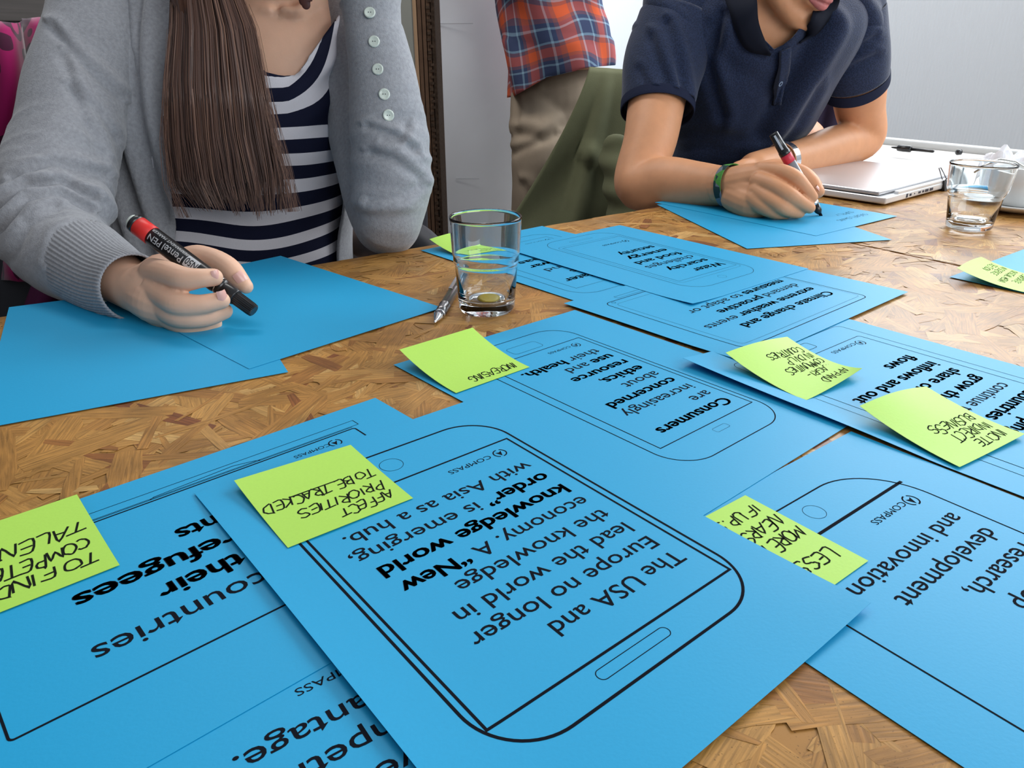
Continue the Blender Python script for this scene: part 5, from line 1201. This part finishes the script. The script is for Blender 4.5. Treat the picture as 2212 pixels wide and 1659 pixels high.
CK_ = creases([([(1120, 290), (1170, 298), (1210, 275)], 12, .008), ([(1110, 330), (1160, 310), (1200, 290)], 9, .006), ([(1250, 250), (1200, 340), (1150, 430)], 10, .007), ([(1115, 215), (1120, 240), (1118, 262)], 6, .004), ([(1180, 190), (1230, 180), (1285, 160)], 7, .005), ([(1130, 400), (1150, 440), (1140, 480)], 9, .005)])
fuse('khaki_trousers', mb, .007, 3, M_khaki, sr_, lambda p, n: CK_(p, n) + .003 * nz(p, 14))
mb = MB(); mb.rings(torso_grid([(1115, 1280, 150, 2.28, .11, .15), (1105, 1275, 0, 2.28, .115, .15), (1090, 1285, -200, 2.28, .12, .15), (1100, 1275, -320, 2.28, .09, .15), (1160, 1215, -370, 2.28, .05, .15)], 4, 32))
limb(mb, [(P(1190, -350, 2.27), .058), (P(1190, -420, 2.25), .056)], 3, 16); hs = P(1192, -500, 2.23); mb.ball(hs, .078, .098, .12); mb.ball(hs + Vector((0, -.09, -.03)), .014, .02, .02)
for s_ in (-1, 1): mb.ball(hs + Vector((s_ * .079, .01, -.01)), .01, .018, .03)
for xs, ys in ((1052, 2.28), (1322, 2.28)):
    d = 1 if xs > 1190 else -1
    limb(mb, [(P(xs - d * 20, -290, 2.28), .055), (P(xs + d * 12, -140, 2.32), .045), (P(1190 + d * 80, -60, 2.14), .035), (P(1190 + d * 25, -90, 2.06), .030)], 5, 16)
for x_, y_ in ((1120, 2.25), (1230, 2.35)):
    f = PZ(x_, 900, 0); f0 = P(x_, 1000, y_); limb(mb, [(Vector((f0.x, y_, -.62)), .045), (Vector((f0.x, y_ - .02, -.70)), .04)], 3, 14)
fuse('body', mb, .009, 3, M_skinM, sr_)
for xs in (1052, 1322):
    d = 1 if xs > 1190 else -1; mb = MB(); limb(mb, [(P(xs - d * 35, -280, 2.28), .07), (P(xs + d * 10, -150, 2.32), .058), (P(1190 + d * 95, -75, 2.17), .046)], 5, 20)
    o = fuse('sleeve', mb, .009, 2, M_plaid, sr_); me = o.data
    for nm_, ax_ in (('pu', 0), ('pv', 2)):
        at = me.attributes.new(nm_, 'FLOAT', 'POINT'); at.data.foreach_set('value', [v.co[ax_] / .07 for v in me.vertices])
face(hs + Vector((-.004, 0, .0)), -.094, 1.0, sr_, M_lip, M_hair[0])
mb = MB(); mb.ball(hs + Vector((0, .02, .045)), .086, .10, .09); fuse('hair', mb, .009, 2, M_hair[0], sr_)
for x_, y_ in ((1120, 2.25), (1230, 2.35)):
    f0 = P(x_, 1000, y_); mb = MB(); c = Vector((f0.x, y_, -.735)); limb(mb, [(c + Vector((0, .04, .05)), .05), (c + Vector((0, -.06, .038)), .044), (c + Vector((.0, -.17, .034)), .036)], 4, 16, (UPV, .8)); fuse('shoe', mb, .012, 2, M_shoe, sr_)

# ---------------------------------------------------------------- chairs and the jackets on them
M_chair = mat('dark_chair_shell', (0.035, 0.036, 0.042), 0.55, 0.3)
def chair(label, c, yaw, back_h, w_=.46, arm=False):
    "c: centre of the seat on the floor plan; yaw: direction the backrest points to"
    by = Vector((math.cos(yaw), math.sin(yaw), 0)); bx = Vector((by.y, -by.x, 0)); ax = (bx, by, UPV)
    t = thing('chair', label, 'chair', Vector((c[0], c[1], -TZ))); C_ = Vector((c[0], c[1], 0))
    b = MB(); b.box(C_ + UPV * -.315, w_, .44, .045, ax, bev=.015); b.build('seat', M_chair, t, smooth=False)
    b = MB(); b.box(C_ + by * .235 + UPV * (-.27 + back_h / 2), w_, .03, back_h, (bx, (by - UPV * .12).normalized(), (UPV + by * .12).normalized()), bev=.014); b.build('backrest', M_chair, t)
    for sx in (-1, 1):
        for sy in (-1, 1):
            q = MB(); q.tube([C_ + bx * sx * (w_ / 2 - .03) + by * sy * .19 + UPV * -.33, C_ + bx * sx * (w_ / 2 - .01) + by * sy * .22 + UPV * -TZ], .014, 12); q.build('leg', M_leg, t, smooth=True)
    return t
cw = chair('dark chair of the person with long hair, its low arm showing under the raised elbow', (-.38, 1.20), math.radians(90), .28, .44)
chair('dark chair at the left edge, a pink fleece over its back', (-.84, 1.14), math.radians(92), .50, .42)
b = MB(); limb(b, [(P(790, 520, 1.22), .03), (P(870, 508, 1.18), .028), (P(930, 540, 1.12), .022), (P(950, 575, 1.08), .014)], 5, 16, (Vector((0, 1, 0)), 1)); b.build('armrest', M_chair, cw, smooth=True)
cm = chair('chair behind the navy polo person, covered by an olive jacket', (.56, 1.80), math.radians(112), .42, .44)
# draped jackets
def drape(name, label, cat, G, material, n_thick=.006, attrs=None):
    V = [p for r in G for p in r]; c = sum(V, Vector()) / len(V)
    o = grid_mesh(name, G, material, None, closed=False, thick=n_thick, origin=c); tag(o, label, cat); return o
def polka():
    m = mat('magenta_polka_fleece', (0.30, 0.008, 0.095), 0.9, 0.15, sheen=0.4); nt = m.node_tree; L = nt.links; tc = nt.nodes.new('ShaderNodeTexCoord')
    v = nt.nodes.new('ShaderNodeTexVoronoi'); v.inputs['Scale'].default_value = 17; v.inputs['Randomness'].default_value = .75; L.new(tc.outputs['Object'], v.inputs[0])
    r = nt.nodes.new('ShaderNodeValToRGB'); r.color_ramp.interpolation = 'CONSTANT'; r.color_ramp.elements[0].color = (0.30, 0.008, 0.095, 1); r.color_ramp.elements[1].position = .22; r.color_ramp.elements[1].color = (0.055, 0.006, 0.028, 1)
    e = r.color_ramp.elements.new(.40); e.color = (0.30, 0.008, 0.095, 1); L.new(v.outputs['Distance'], r.inputs[0]); L.new(r.outputs[0], sock(m).inputs['Base Color']); return m
M_polka = polka(); M_lining = mat('purple_lining', (0.10, 0.006, 0.055), 0.8)
G = []
for i in range(30):
    f = i / 29; row = 45 + f * 560; r_ = []
    for j in range(44):
        g = j / 43; x = -150 + g * 400 + 30 * math.sin(f * 5); top = 45 + 26 * (abs(g - .55) * 2) ** 2.2 * 2
        rr_ = top + f * (560 if g > .2 else 420) ; y = 1.36 + .03 * math.sin(g * 15 + f * 3) + .02 * math.sin(g * 33) - .05 * math.sin(math.pi * min(1, f * 1.2))
        r_.append(P(x + (10 * math.sin(f * 9)), rr_, y) + Vector((0, .03 * math.exp(-f * 12), 0)))
    G.append(r_)
drape('jacket', 'magenta fleece with dark spots hanging over the chair back at the left edge', 'jacket', G, M_polka, .008)
G = []
for i in range(24):
    f = i / 23; r_ = []
    for j in range(30):
        g = j / 29; r_.append(P(70 + g * 175 + 25 * math.sin(f * 4), 400 + f * 290, 1.29 + .018 * math.sin(g * 17 + f * 2)))
    G.append(r_)
drape('coat', 'dark purple garment hanging low beside the pink fleece, under the grey sleeve', 'jacket', G, M_lining, .006)
M_olive = mat('olive_cotton', (0.125, 0.130, 0.070), 0.85, 0.2, noise_amt=0.06, nscale=30, bump=0.2, bscale=500)
G = []
for i in range(36):
    f = i / 35; r_ = []
    lx = 1272 - (f ** 1.25) * 235; rx_ = 1475 + f * 30
    for j in range(48):
        g = j / 47; x = lx + (rx_ - lx) * g; row = 150 + f * 420 + 6 * math.sin(g * 3)
        fold = .030 * math.exp(-((g - .20 - .20 * f) / .05) ** 2) * min(1, f * 2.5) + .012 * math.sin(g * 11 + f * 5) * f + .020 * math.exp(-((f - .42 - .35 * (g - .25)) / .035) ** 2) * (1 if g > .2 else 0)
        edge = .05 * math.exp(-f * 14)
        r_.append(P(x, row, 1.84 - .12 * f - fold + edge * .6))
    G.append(r_)
drape('jacket', 'olive green jacket draped over the chair back between the seated pair', 'jacket', G, M_olive, .008)
mb = MB(); limb(mb, [(P(1330, 330, 1.64), .035), (P(1350, 400, 1.60), .045), (P(1370, 470, 1.58), .055), (P(1380, 560, 1.58), .05)], 5, 18); 
o = fuse('hanging_sleeve', mb, .006, 2, M_olive, None, lambda p, n: .004 * math.sin(p.z * 120)); 
o.parent = [q for q in COL.objects if q.name.startswith('jacket') and 'olive' in q.get('label', '')][0]
o.location = -Vector(o.parent['wloc'])
# dark garment glimpsed between his torso and his left arm
G = []
for i in range(20):
    f = i / 19; G.append([P(1700 + g * 150 - 10 * f, 150 + f * 200, 1.86 + .015 * math.sin(g * 12 + f * 3)) for g in [j / 23 for j in range(24)]])
drape('coat', 'dark violet garment on the chair behind the navy polo person, seen under the left arm', 'jacket', G, mat('dark_violet_cloth', (0.018, 0.014, 0.045), 0.85), .006)

# ---------------------------------------------------------------- cardboard and boards near the back wall
M_kraft = mat('brown_cardboard', (0.11, 0.062, 0.038), 0.85, 0.2, noise_amt=0.2, nscale=40); M_kraftd = mat('corrugated_edge', (0.050, 0.032, 0.022), 0.9, 0.1, noise_amt=0.5, nscale=120); M_wb = mat('white_board_face', (0.84, 0.86, 0.90), 0.7, 0.2, noise_amt=0.02, nscale=12)
M_beige = mat('beige_panel', (0.235, 0.235, 0.205), 0.8, 0.2)
def slab(name, mbx, pl, pr, y0, y1, ztop, thick, material, parent=None, **k):
    "upright board standing on the floor: photo columns pl..pr at distances y0..y1"
    a = P(pl, 300, y0); c = P(pr, 300, y1); a.z = c.z = 0; ex = (c - a).normalized(); ey = Vector((-ex.y, ex.x, 0)); W_ = (c - a).length
    b = MB(); b.box((a + c) / 2 + ey * thick / 2 + UPV * ((ztop - TZ) / 2), W_, thick, ztop + TZ, (ex, ey, UPV), bev=.001); return b.build(name, material, parent, **k), (a + c) / 2 + ey * thick / 2
o, c = slab('beige_board', None, 780, 903, 2.24, 2.215, 1.0, .012, M_beige, origin=P(850, 300, 2.3)); tag(o, 'beige board standing upright behind the raised elbow', 'board')
# stack of flattened boxes, seen edge on
t = thing('cardboard_stack', 'upright stack of flattened brown boxes beside the white carton', 'cardboard', Vector((P(928, 300, 2.3).x, 2.3, -TZ)))
for k in range(5):
    slab('sheet', None, 905 + 9.2 * k, 912.5 + 9.2 * k, 2.24 + .004 * k, 2.24 + .004 * k, 1.02 - .02 * (k % 2), .18, mat('light_cardboard', (0.42, 0.26, 0.15), 0.85) if k == 0 else M_kraft if k < 4 else M_kraftd, t)
rg = random.Random(9); V = MB()
for k in range(110):
    z_ = -.72 + 1.72 * k / 110; x_ = P(938 + rg.uniform(-3, 3), 300, 2.235).x; V.box(Vector((x_, 2.246, z_)), .010, .006, .006 + rg.random() * .003, bev=0)
V.build('corrugation', M_kraftd, t, kind='stuff')
t = thing('white_carton', 'tall white carton with a taped seam behind the plaid shirt person', 'carton', Vector((P(1030, 300, 2.42).x, 2.45, -TZ)))
slab('front_face', None, 951, 1118, 2.46, 2.50, .95, .12, M_wb, t); 
b = MB(); b.box(P(985, 51, 2.459), .10, .002, .0012); b.build('flap_seam', mat('seam_shadow', (.45, .47, .5), .8), t)
b = MB(); b.box(P(1010, 386, 2.464), .075, .002, .0012); b.build('flap_seam', mat('seam_shadow', (.45, .47, .5), .8), t)

# ---------------------------------------------------------------- lift everything so that the floor is at z = 0
for o in list(COL.objects):
    if o.parent is None and o.type in ('MESH', 'EMPTY'): o.location.z += TZ
GROUPS = {'paper_sheet': 'blue paper sheets spread over the tables', 'sticky_note': 'yellow green sticky notes on the blue sheets', 'drinking_glass': 'ridged drinking glasses on the tables', 'marker_pen': 'markers in the writing hands'}
for o in COL.objects:
    if o.parent is None and o.name.split('.')[0] in GROUPS: o['group'] = GROUPS[o.name.split('.')[0]]
for o in COL.objects:
    if 'wloc' in o: del o['wloc']
